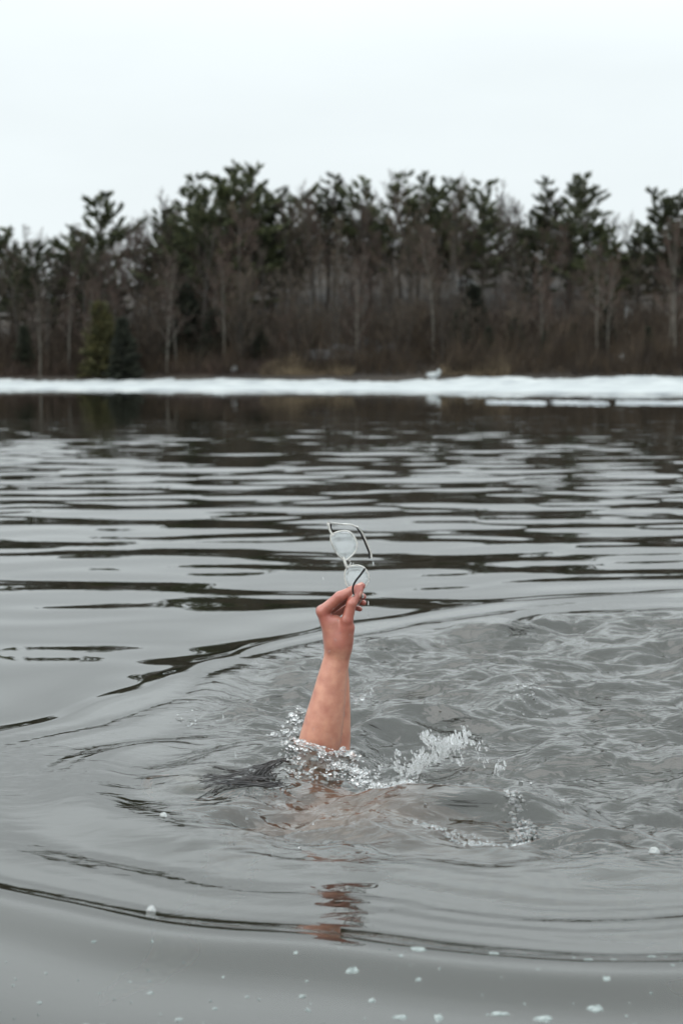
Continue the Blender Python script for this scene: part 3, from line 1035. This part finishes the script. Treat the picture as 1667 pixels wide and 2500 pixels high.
body = [
    (E0, SH_L, .045, .060),
    (CH, SH_L, .085, .060), (CH, SH_R, .085, .060), (NECK, CH, .060, .100), (CH + side_v * .05, BE + side_v * .045, .098, .088),
    (CH - side_v * .05, BE - side_v * .045, .098, .088), (BE + side_v * .04, PE + side_v * .06, .088, .100),
    (BE - side_v * .04, PE - side_v * .06, .088, .100),
    (NECK, HEAD + np.array([.05, -.03, 0]), .055, .058), (HEAD, HEAD + np.array([-.05, .02, .005]), .078, .078),
    (HEAD + np.array([-.03, -.01, -.06]), HEAD + np.array([-.06, .0, -.085]), .035, .030),
    (HEAD + np.array([-.045, .0, -.085]), HEAD + np.array([-.035, .0, -.10]), .010, .011),
    (HEAD + np.array([-.02, .075, -.02]), HEAD + np.array([-.01, .08, 0]), .012, .014),
    (HEAD + np.array([-.02, -.078, -.03]), HEAD + np.array([-.01, -.082, -.01]), .012, .014),
    (PE + side_v * .08, np.array([.56, 2.52, -.46]), .090, .060), (PE - side_v * .08, np.array([.55, 2.25, -.50]), .090, .060),
    (np.array([.56, 2.52, -.46]), np.array([.86, 2.56, -.66]), .056, .040), (np.array([.55, 2.25, -.50]), np.array([.82, 2.20, -.72]), .056, .040),
    (np.array([.86, 2.56, -.66]), np.array([.98, 2.58, -.75]), .038, .024), (np.array([.82, 2.20, -.72]), np.array([.93, 2.17, -.80]), .038, .024),
    (SH_R, np.array([-.20, 2.36, -.42]), .052, .042), (np.array([-.20, 2.36, -.42]), np.array([-.30, 2.24, -.62]), .040, .028),
    (np.array([-.30, 2.24, -.62]), np.array([-.35, 2.20, -.70]), .032, .024)]
FINGERS_R = []
for k in range(4):
    a_ = np.array([-.35, 2.18 + .016 * k, -.705 + .004 * k])
    FINGERS_R.append((a_, a_ + np.array([-.035, -.012, -.070 + .008 * abs(k - 1.5)]), .010, .0075))
FINGERS_R.append((np.array([-.32, 2.24, -.67]), np.array([-.36, 2.262, -.70]), .012, .009))


def axis(lo, hi, fa, fb, fine, coarse):
    a = [fa]
    s = fine
    while a[-1] > lo: s = min(s * 1.12, coarse); a.append(a[-1] - s)
    m = list(np.arange(fa, fb, fine))
    b = [m[-1] + fine]; s = fine
    while b[-1] < hi: s = min(s * 1.12, coarse); b.append(b[-1] + s)
    return np.array(a[::-1][:-1] + m + b)


def smooth_path(pts, n):
    pts = np.asarray(pts, float)
    pts = np.concatenate([[2 * pts[0] - pts[1]], pts, [2 * pts[-1] - pts[-2]]]); k = len(pts) - 3
    t = np.linspace(0, k - 1e-6, n)
    i = np.floor(t).astype(int); f = (t - i)[:, None]
    p0, p1, p2, p3 = (pts[i + q] for q in range(4))
    return 0.5 * (2 * p1 + (p2 - p0) * f + (2 * p0 - 5 * p1 + 4 * p2 - p3) * f ** 2 + (3 * p1 - p0 - 3 * p2 + p3) * f ** 3)


def build_person():
    gx = axis(-0.62, 1.06, -0.125, 0.062, 0.0021, 0.016)
    gy = axis(2.06, 3.00, 2.80, 2.935, 0.0021, 0.016)
    gz = axis(-0.84, 0.36, -0.01, 0.345, 0.0021, 0.016)
    S = (len(gx), len(gy), len(gz))
    D = np.full(S, 0.5, np.float32)

    def apply(prims, k_in, k_out, field):
        """blend a chain of round cones together, then into the field"""
        lo = np.min([np.minimum(a, b) - max(ra, rb) for a, b, ra, rb in prims], axis=0) - 0.03
        hi = np.max([np.maximum(a, b) + max(ra, rb) for a, b, ra, rb in prims], axis=0) + 0.03
        sl = tuple(slice(max(0, np.searchsorted(g, l) - 1), min(len(g), np.searchsorted(g, h) + 1)) for g, l, h in zip((gx, gy, gz), lo, hi))
        Q = np.stack(np.meshgrid(gx[sl[0]], gy[sl[1]], gz[sl[2]], indexing='ij'), -1)
        d = None
        for a, b, ra, rb in prims:
            e = rcone(Q, a, b, ra, rb)
            d = e if d is None else smin(d, e, k_in)
        field[sl] = smin(field[sl], d, k_out).astype(np.float32)

    for pr in body: apply([pr], 0.02, 0.030, D)
    for limb in (FORE_A, FORE_B):
        c = smooth_path([np.append(J(u, v, dy), rad) for u, v, dy, rad in limb], 40)
        apply([(c[i, :3], c[i + 1, :3], c[i, 3], c[i + 1, 3]) for i in range(39)], 0.0008, 0.006, D)
    apply(palm, 0.012, 0.016, D)
    for pts, rad in chains:
        apply([(pts[i], pts[i + 1], rad[i], rad[i + 1]) for i in range(3)], 0.004, 0.0045, D)
    for f in FINGERS_R: apply([f], 0.004, 0.006, D)
    # naive surface nets on the rectilinear grid
    ins = D < 0
    cnt = np.zeros((S[0] - 1, S[1] - 1, S[2] - 1), np.int8)
    for a in (0, 1):
        for b in (0, 1):
            for c in (0, 1):
                cnt += ins[a:S[0] - 1 + a, b:S[1] - 1 + b, c:S[2] - 1 + c]
    ci = np.argwhere((cnt > 0) & (cnt < 8))
    vid = np.full(cnt.shape, -1, np.int64)
    vid[ci[:, 0], ci[:, 1], ci[:, 2]] = np.arange(len(ci))
    gs = (gx, gy, gz)
    acc = np.zeros((len(ci), 3)); wt = np.zeros(len(ci))
    cor = [(a, b, c) for a in (0, 1) for b in (0, 1) for c in (0, 1)]
    for p0 in cor:
        for ax in range(3):
            if p0[ax]: continue
            p1 = list(p0); p1[ax] = 1
            i0 = ci + np.array(p0); i1 = ci + np.array(p1)
            d0, d1 = D[i0[:, 0], i0[:, 1], i0[:, 2]], D[i1[:, 0], i1[:, 1], i1[:, 2]]
            ok = (d0 < 0) != (d1 < 0)
            t = np.where(ok, d0 / np.where(ok, d0 - d1, 1), 0)
            for q in range(3):
                g = gs[q]
                acc[:, q] += np.where(ok, g[i0[:, q]] * (1 - t) + g[i1[:, q]] * t, 0)
            wt += ok
    V = acc / wt[:, None]
    quads = []
    for ax in range(3):
        o1, o2 = [(1, 2), (2, 0), (0, 1)][ax]
        s0 = [slice(None)] * 3; s1 = [slice(None)] * 3
        s0[ax] = slice(0, S[ax] - 1); s1[ax] = slice(1, S[ax])
        e = np.argwhere(ins[tuple(s0)] != ins[tuple(s1)])
        e = e[(e[:, o1] > 0) & (e[:, o2] > 0) & (e[:, o1] < S[o1] - 1) & (e[:, o2] < S[o2] - 1)]
        flip = ins[e[:, 0], e[:, 1], e[:, 2]]
        q = []
        for d1, d2 in ((1, 1), (0, 1), (0, 0), (1, 0)):
            c = e.copy(); c[:, o1] -= d1; c[:, o2] -= d2
            q.append(vid[c[:, 0], c[:, 1], c[:, 2]])
        q = np.stack(q, -1)
        q = np.where(flip[:, None], q, q[:, ::-1])
        quads.append(q)
    me = mesh_np("person", V, np.concatenate(quads))
    # flush: reddened cold hand, knuckles and fingertips
    wz = W0[2]
    fl = 0.20 + 0.46 * sstep(wz - 0.03, wz + 0.05, V[:, 2])
    for pts, rad in chains:
        fl += 0.42 * np.exp(-(np.linalg.norm(V - pts[3], axis=1) / 0.016) ** 2)
        fl += 0.20 * np.exp(-(np.linalg.norm(V - pts[0], axis=1) / 0.013) ** 2)
    a = me.attributes.new("flush", 'FLOAT', 'POINT')
    a.data.foreach_set("value", np.clip(fl, 0, 1).astype(np.float32))
    o = obj("person", me, M_skin)
    sm = o.modifiers.new("smooth", 'SMOOTH'); sm.factor = 0.5; sm.iterations = 3
    return tag(o, "submerged bare skinned swimmer with one forearm raised straight out of the water", "person")


person = build_person()


def build_beads():
    """drops and runs of water clinging to the raised arm"""
    r = np.random.default_rng(19)
    me = person.data
    co = np.empty(len(me.vertices) * 3, np.float32); me.vertices.foreach_get("co", co); co = co.reshape(-1, 3)
    no = np.empty(len(me.vertices) * 3, np.float32); me.vertices.foreach_get("normal", no); no = no.reshape(-1, 3)
    idx = np.where(co[:, 2] > 0.015)[0]
    g = Geo()
    V0, F0 = ICO1
    for i in r.choice(idx, 230, replace=False):
        s = 0.0009 * r.lognormal(0, 0.35)
        g.add(V0 * [s, s, s * r.uniform(1.0, 2.6)] + co[i] + no[i] * s * 0.1, F0)
    o = obj("water_beads", g.mesh("water_beads"), M_bead, person)
    tag(o, "clear beads of water clinging to the wet skin", kind="stuff")


build_beads()


def build_nail(pts, rad, face):
    """fingernail: a shallow curved plate on the back of the last joint"""
    ax = unit(pts[3] - pts[2]); f = unit(face - ax * (face @ ax)); sd = np.cross(ax, f)
    c = pts[3] * 0.80 + pts[2] * 0.20
    V = []
    for a in np.linspace(-1, 1, 7):
        for b in np.linspace(-1, 1, 7):
            w = 0.0050 * (1 - 0.10 * b * b)
            V.append(c + ax * b * 0.0062 + sd * a * w + f * (rad * 1.02 - 0.0022 * a * a + 0.0002))
    i = np.arange(6)[:, None] * 7; j = np.arange(6)[None]
    F = np.stack([i + j, i + j + 1, i + 8 + j, i + 7 + j], -1).reshape(-1, 4)
    obj("nail", mesh_np("nail", np.array(V), F), M_nail, person)


build_nail(Th, .0080, np.array([0.9, -0.75, -0.1]))
build_nail(I, .0074, np.array([-0.3, -0.25, 1.0]))


def build_hair():
    r = np.random.default_rng(9)
    g = Geo()
    # strands leave the scalp in locks and drift at the surface towards the side the head points to
    for lock in range(46):
        a0 = G(r.uniform(610, 725), r.uniform(1866, 1925)); a2 = G(r.uniform(470, 620), r.uniform(1885, 1968))
        a1 = 0.5 * (a0 + a2) + np.array([r.normal(0, .012), r.normal(0, .018), 0])
        lift = r.normal(-0.0052, 0.0036)
        for k in range(16):
            j0, j1, j2 = (r.normal(0, q, 3) * [1, 1.6, 0] for q in (.010, .005, .012))
            n = 14
            t = np.linspace(0, r.uniform(.75, 1.0), n)[:, None]
            pts = (1 - t) ** 2 * (a0 + j0) + 2 * t * (1 - t) * (a1 + j1) + t ** 2 * (a2 + j2)
            pts = pts + 0.003 * np.sin(t * r.uniform(6, 14) + r.uniform(0, 6)) * np.array([[0.3, 1, 0]])
            wz_ = water_h(pts[:, 0], pts[:, 1]) + lift + r.normal(0, .0012)
            pts[:, 2] = wz_ + (0.05 * np.clip(0.0 - t[:, 0], -1, 0)) * 0
            pts[:, 2] -= 0.020 * sstep(0.12, 0.0, t[:, 0])
            g.tube(pts, np.linspace(.0011, .0005, n), 3, False)
    V, F = ICO3
    n_ = 1 + 0.10 * gnoise(V[:, 0] * 3, V[:, 1] * 9 + V[:, 2], 3)
    g.add(V * [.098, .094, .094] * n_[:, None] + HEAD + [-.018, .01, .010], F)
    return obj("hair", g.mesh("hair"), M_hair, person)


build_hair()

# ================================================================ eyeglasses
def GC(X, Y, dy):
    """pixel of the close study of the hand -> world, dy behind the hand's plane"""
    return J(650 + X * 400 / 1568, 1220 + Y * 400 / 1568, dy)


def smooth_loop(pts, n):
    pts = np.asarray(pts, float); k = len(pts)
    t = np.linspace(0, k, n, endpoint=False)
    i = np.floor(t).astype(int); f = (t - i)[:, None]
    p0, p1, p2, p3 = (pts[(i + q) % k] for q in (-1, 0, 1, 2))
    return 0.5 * (2 * p1 + (p2 - p0) * f + (2 * p0 - 5 * p1 + 4 * p2 - p3) * f ** 2 + (3 * p1 - p0 - 3 * p2 + p3) * f ** 3)


def build_glasses():
    e = bpy.data.objects.new("eyeglasses", None)
    COL.objects.link(e)
    e.empty_display_size = 0.05
    org = GC(880, 870, 0)
    e.location = org
    tag(e, "eyeglasses with clear frame and black temple tips pinched in the raised hand", "eyeglasses")
    L1 = [(625, 335), (690, 305), (762, 298), (820, 325), (857, 385), (870, 440), (850, 500), (803, 550), (760, 578), (718, 560), (676, 515), (640, 450), (616, 385)]
    L2 = [(768, 655), (825, 632), (885, 630), (935, 650), (970, 700), (985, 752), (968, 805), (930, 855), (880, 895), (825, 890), (785, 858), (762, 800), (750, 725)]
    dep = lambda X, Y: 0.012 * (X - 800) / 200 - 0.006 + 0.010 * (870 - Y) / 570
    fr = Geo()
    for Lk in (L1, L2):
        lp = smooth_loop([GC(X, Y, dep(X, Y)) for X, Y in Lk], 52) - org
        V = np.concatenate([lp, lp[:2]])
        fr.tube(V, 0.0016, 6, False)
        fr.tube(V + np.array([0, 0.0018, 0]), 0.0015, 6, False)
        # lens: slightly domed slab
        c = lp.mean(0)
        rings = [lp * s + c * (1 - s) + np.array([0, -0.0022 * (1 - s * s), 0]) for s in (1.0, 0.72, 0.42, 0.16)]
        n = len(lp)
        top = np.concatenate(rings)
        Vv = np.concatenate([top + [0, -0.0006, 0], top + [0, 0.0010, 0], [c + [0, -0.0030, 0]], [c + [0, -0.0014, 0]]])
        F4, F3 = [], []
        j = np.arange(n); j2 = (j + 1) % n
        for q in range(3):
            F4.append(np.stack([q * n + j, q * n + j2, (q + 1) * n + j2, (q + 1) * n + j], -1))
            F4.append(4 * n + np.stack([q * n + j2, q * n + j, (q + 1) * n + j, (q + 1) * n + j2], -1))
        F4.append(np.stack([j2, j, 4 * n + j, 4 * n + j2], -1))
        F3.append(np.stack([3 * n + j, 3 * n + j2, np.full(n, 8 * n)], -1))
        F3.append(np.stack([7 * n + j2, 7 * n + j, np.full(n, 8 * n + 1)], -1))
        obj("lens", mesh_np("lens", Vv, [np.concatenate(F4), np.concatenate(F3)]), M_lens, e)
    br = smooth_path([GC(X, Y, dep(X, Y) + dz) for X, Y, dz in ((735, 545, 0), (748, 585, -.002), (760, 620, -.002), (775, 660, 0))], 10) - org
    fr.tube(br, [.0024, .0026, .0028, .0029, .003, .003, .0029, .0028, .0026, .0024], 6)
    for X, Y in ((790, 570), (800, 618)):
        a = GC(X, Y, .002) - org
        fr.tube(np.array([a, a + [0.001, .005, -.001], a + [0.002, .008, -.004]]), [.0014, .002, .0026], 5)
    ep = smooth_path([GC(X, Y, dep(X, Y)) for X, Y in ((640, 345), (612, 300), (598, 255), (592, 225))], 8) - org
    fr.tube(ep, np.linspace(.0022, .0030, 8), 6)
    ep2 = smooth_path([GC(X, Y, dep(X, Y)) for X, Y in ((900, 880), (915, 905), (925, 930))], 6) - org
    fr.tube(ep2, np.linspace(.0022, .0030, 6), 6)
    obj("frame", fr.mesh("frame"), M_frame, e)
    # temples
    t1 = smooth_path([GC(592, 222, .006), GC(650, 226, .040), GC(735, 236, .080), GC(812, 240, .105), GC(865, 262, .118)], 18) - org
    g = Geo(); g.tube(t1, np.linspace(.0026, .0024, 18), 6)
    T1 = obj("temple", g.mesh("temple"), M_frame, e)
    tip1 = smooth_path([GC(858, 258, .117), GC(905, 325, .128), GC(950, 425, .137), GC(985, 510, .142), GC(990, 560, .143)], 16) - org
    g = Geo(); g.tube(tip1, np.linspace(.0016, .0026, 16), 6)
    obj("tip", g.mesh("tip"), M_tip, T1)
    g = Geo(); g.tube(tip1 + [.0035, -.002, .001], np.linspace(.0016, .0024, 16), 6)
    obj("sleeve", g.mesh("sleeve"), M_frame, T1)
    h = Geo(); hp = GC(606, 262, .004) - org
    h.tube(np.array([hp + [.001, 0, .006], hp + [.003, .001, -.008]]), .0026, 6)
    obj("hinge", h.mesh("hinge"), M_tip, T1)
    t2 = smooth_path([GC(925, 932, .0), GC(880, 1000, .03), GC(830, 1010, .02), GC(815, 960, -.012), GC(835, 905, -.024)], 18) - org
    g = Geo(); g.tube(t2, np.linspace(.0024, .0022, 18), 6)
    T2 = obj("temple", g.mesh("temple"), M_frame, e)
    tip2 = smooth_path([GC(836, 912, -.024), GC(826, 850, -.0255), GC(850, 785, -.026), GC(900, 720, -.026), GC(945, 656, -.025)], 16) - org
    g = Geo(); g.tube(tip2, np.linspace(.0018, .0024, 16), 6)
    obj("tip", g.mesh("tip"), M_tip, T2)


build_glasses()


# ================================================================ splash, spray, foam
def blobs(name, spots, mat, sub=ICO1, jitter=0.25, seed=1, parent=None):
    """spots: rows of x, y, z, rx, ry, rz (radii)"""
    r = np.random.default_rng(seed)
    V0, F0 = sub
    Vs, Fs = [], []
    for k, (x, y, z, a, b, c) in enumerate(spots):
        W = V0 * (1 + jitter * r.normal(0, 0.5, (len(V0), 1)).clip(-1, 1))
        Vs.append(W * [a, b, c] + [x, y, z]); Fs.append(F0 + k * len(V0))
    return obj(name, mesh_np(name, np.concatenate(Vs), np.concatenate(Fs)), mat, parent)


def wz(x, y): return float(water_h(np.array([x]), np.array([y]))[0])


def scatter(poly, n, spread, r, size, rise=(0, 0.006), flat=0.7):
    """blobs along a line of photograph pixels on the water"""
    out = []
    pts = smooth_path([G(u, v) for u, v in poly], 60)
    for _ in range(n):
        q = pts[r.integers(0, 60)]
        x, y = q[0] + r.normal(0, spread[0]), q[1] + r.normal(0, spread[1])
        s = size * r.lognormal(0, 0.45)
        out.append((x, y, wz(x, y) + r.uniform(*rise), s * r.uniform(.8, 1.5), s * r.uniform(.8, 1.3), s * flat))
    return out


r = np.random.default_rng(33)
sp = []
sp += scatter([(700, 1868), (760, 1858), (830, 1862), (900, 1870)], 420, (.014, .022), r, .0021, (-.001, .014))
sp += scatter([(830, 1880), (900, 1888), (960, 1902), (1010, 1900)], 360, (.018, .018), r, .0020, (-.001, .012))
sp += scatter([(930, 1905), (985, 1912)], 110, (.012, .010), r, .0028, (-.001, .010))
sp += scatter([(745, 1852), (800, 1848), (850, 1852)], 90, (.008, .008), r, .0030, (0, .014))
sp += scatter([(700, 1770), (735, 1760)], 60, (.010, .02), r, .0022, (0, .014))
sp += scatter([(665, 1790), (720, 1800)], 50, (.010, .015), r, .0022, (0, .008))
sp += scatter([(655, 1895), (760, 1905), (700, 1880)], 110, (.03, .014), r, .0020, (-.001, .003))
sp += scatter([(620, 1990), (900, 2000), (1150, 1900), (1400, 1850)], 90, (.10, .08), r, .0016, (-.001, .002))
o = blobs("splash_foam", sp, M_splash, ICO1, 0.30, 3)
tag(o, "broken glassy splash of water where the arm meets the lake", "splash", kind="stuff")

# spray arc thrown to the right of the arm
def spray(points, n, r, spread, size, stretch=2.2):
    V0, F0 = ICO1
    Vs, Fs = [], []
    pts = smooth_path(points, 50) if len(points) > 2 else np.linspace(points[0], points[-1], 50)
    for k in range(n):
        c = pts[r.integers(0, 50)] + r.normal(0, 1, 3) * spread
        s = size * r.lognormal(0, 0.5)
        d = unit(np.array([-0.35, 0.0, 1.0]) + r.normal(0, .12, 3))
        W = V0 * s
        W = W + (W @ d)[:, None] * d * (stretch - 1) * r.uniform(.6, 1.3)
        Vs.append(W + c); Fs.append(F0 + k * len(V0))
    return np.concatenate(Vs), np.concatenate(Fs)


def SC(X, Y, y): return P(1000 + X * 420 / 1568, 1700 + Y * 420 / 1568, y)


parts, nn = [], 0
def addspray(a):
    global nn
    V, F = a
    parts.append((V, F + nn)); nn += len(V)
addspray(spray([SC(-60, 690, 2.74), SC(20, 660, 2.74), SC(100, 600, 2.75), SC(180, 560, 2.76), SC(290, 520, 2.77)], 330, r, np.array([.009, .016, .007]), .0011))
addspray(spray([SC(250, 500, 2.77), SC(330, 450, 2.78), SC(420, 410, 2.79), SC(520, 370, 2.80)], 420, r, np.array([.010, .018, .009]), .0012))
addspray(spray([SC(130, 350, 2.80), SC(190, 400, 2.79), SC(280, 440, 2.78)], 150, r, np.array([.006, .012, .006]), .0011))
for X, Y, n in ((625, 450, 14), (675, 570, 14), (815, 645, 36), (1000, 850, 70), (470, 580, 8), (60, 520, 14), (-120, 560, 16), (-110, 640, 14), (-240, 600, 10)):
    q = SC(X, Y, 2.72)
    addspray(spray([q - [.004, 0, .003], q + [.004, 0, .003]], n, r, np.array([.0055, .008, .0060]), .0012))
for u, v in ((868, 1718), (874, 1712), (858, 1706), (905, 1688), (880, 1700), (864, 1712)):
    q = P(u, v, 2.88)
    addspray(spray([q, q + [.002, 0, .002]], 3, r, np.array([.003, .004, .003]), .0014, 1.4))
V = np.concatenate([a for a, _ in parts]); F = np.concatenate([b for _, b in parts])
tag(obj("spray", mesh_np("spray", V, F), M_spray), "arc of white water drops thrown up beside the raised arm", "spray", kind="stuff")

# bubbles round the hollow in the wake
hb = scatter([(1150, 2053), (1200, 2058), (1245, 2056), (1285, 2040), (1272, 2018), (1245, 1998)], 260, (.009, .009), r, .0024, (0, .003), .8)
hb += scatter([(1000, 2030), (1060, 2045), (1130, 2065), (1220, 2072)], 150, (.010, .008), r, .0022, (0, .002), .8)
hb += scatter([(1330, 1960), (1380, 1938)], 22, (.005, .006), r, .0030, (0, .003), .7)
hb += scatter([(1265, 1945), (1310, 1936)], 26, (.006, .008), r, .0032, (0, .004), .7)
hb += scatter([(1245, 1735), (1280, 1722), (1310, 1728)], 70, (.022, .04), r, .0018, (-.001, .003), .8)
hb += scatter([(435, 1752), (470, 1745), (500, 1755)], 26, (.015, .04), r, .0016, (-.001, .002), .8)
o = blobs("bubble_raft", hb, M_splash, ICO1, 0.15, 5)
tag(o, "small clustered bubbles round the hollow of the swimmer's wake", "bubbles", kind="stuff")


def dome(name, u, v, rad, label):
    q = G(u, v)
    V, F = ICO2
    o = obj(name, mesh_np(name, V * [rad, rad, rad * .8], F), M_bubble)
    o.location = (q[0], q[1], wz(q[0], q[1]) + rad * .15)
    tag(o, label, "bubble")


dome("bubble", 1595, 2097, .0095, "single clear bubble floating right of the wake's hollow")
dome("bubble", 370, 2230, .0075, "single clear bubble floating on the smooth front swell")
dome("bubble", 400, 2007, .0070, "single clear bubble floating left of the dark hair")

# foam flecks on the glassy water in front
def fleck(u, v, w, h_):
    c = G(u, v); a = G(u + w / 2, v); b = G(u, v + h_ / 2)
    rx, ry = a[0] - c[0], abs(b[1] - c[1])
    n = 22
    th = np.linspace(0, 2 * math.pi, n, endpoint=False)
    sd = int(u * 7 + v)
    k = 1 + 0.55 * gnoise(np.cos(th) * 1.4 + u, np.sin(th) * 1.4 + v, sd) + 0.34 * gnoise(np.cos(th) * 4 + u, np.sin(th) * 4, sd + 1)
    rows = []
    for s, z in ((1.0, -.0008), (0.93, .0005), (0.6, .0010), (0.25, .0012)):
        x, y = c[0] + rx * k * s * np.cos(th), c[1] + ry * k * s * np.sin(th)
        zz = water_h(x, y) + z + .0006 * gnoise(x * 160, y * 160, sd)
        rows.append(np.stack([x, y, zz], -1))
    V = np.concatenate(rows + [np.array([[c[0], c[1], wz(c[0], c[1]) + .0012]])])
    j = np.arange(n); j2 = (j + 1) % n
    F4 = np.concatenate([np.stack([q * n + j, q * n + j2, (q + 1) * n + j2, (q + 1) * n + j], -1) for q in range(3)])
    F3 = np.stack([3 * n + j, 3 * n + j2, np.full(n, 4 * n)], -1)
    return V, F4, F3, c


FLECKS = [
    (1021, 2347, 40, 20, "largest rounded foam fleck just before the dark crest line"),
    (1205, 2352, 35, 14, "foam fleck touching the dark crest line"),
    (861, 2382, 33, 13, "ragged slanting foam fleck on glassy grey water"),
    (977, 2468, 40, 13, None), (1069, 2470, 28, 18, "squat notched foam fleck, tallest for its width"), (1218, 2465, 53, 10, "longest and thinnest foam fleck"),
    (1327, 2476, 50, 15, None), (1453, 2460, 43, 14, None), (1479, 2417, 23, 10, None), (907, 2432, 20, 10, None),
    (1021, 2404, 18, 7, None), (738, 2420, 20, 7, None), (1436, 2369, 28, 7, None), (1590, 2344, 26, 9, None), (750, 2448, 12, 7, None),
    (722, 2351, 14, 6, None), (367, 2410, 18, 7, None), (437, 2473, 22, 9, None), (209, 2490, 24, 8, None), (525, 2446, 15, 7, None),
    (251, 2489, 17, 6, None), (97, 2432, 13, 6, None), (230, 2313, 16, 5, None), (978, 2365, 13, 6, None), (1497, 2365, 20, 4, None), (604, 2420, 12, 5, None),
    (832, 2496, 14, 5, None), (1200, 2497, 18, 6, None), (1640, 2388, 14, 5, None)]
for u, v, w, h_, lab in FLECKS:
    V, F4, F3, c = fleck(u, v, w * 0.88, h_ * 0.85)
    me = mesh_np("foam_fleck", V - c, [F4, F3])
    o = obj("foam_fleck", me, M_foam)
    o.location = c
    tag(o, lab or "small pale foam fleck floating on the smooth grey foreground water", "foam", "foam flecks on the foreground water")
Vs, A4, A3, n0 = [], [], [], 0
for k in range(90):
    u, v = r.uniform(-300, 1950), 2315 + 230 * r.random() ** 0.8
    if v < 2340 and u > 900: v += 60
    w = r.uniform(3, 8)
    V, F4, F3, c = fleck(u, v, w, w * r.uniform(.35, .6))
    Vs.append(V); A4.append(F4 + n0); A3.append(F3 + n0); n0 += len(V)
tag(obj("foam_specks", mesh_np("foam_specks", np.concatenate(Vs), [np.concatenate(A4), np.concatenate(A3)]), M_foam),
    "tiny foam specks scattered over the foreground water", "foam", kind="stuff")

# water running off the hand, arm and glasses
def drop(u, v, y, ln, rad, seed):
    V, F = ICO1
    o = obj("water_drop", mesh_np("water_drop", V * [rad, rad, ln / 2], F), M_spray)
    o.location = P(u, v, y)
    tag(o, "falling drop of water below the hand and eyeglasses", "water drop", "drops falling from hand and glasses")


for k, (u, v, ln) in enumerate([(899, 1472, .010), (899, 1500, .012), (888, 1568, .007), (893, 1410, .006), (911, 1375, .010), (789, 1412, .006), (856, 1374, .004), (862, 1376, .004), (697, 1880, .012), (575, 1842, .012), (583, 1961, .016), (545, 1750, .010)]):
    drop(u, v, 2.84 if v < 1700 else 2.72, ln, .0013, k)
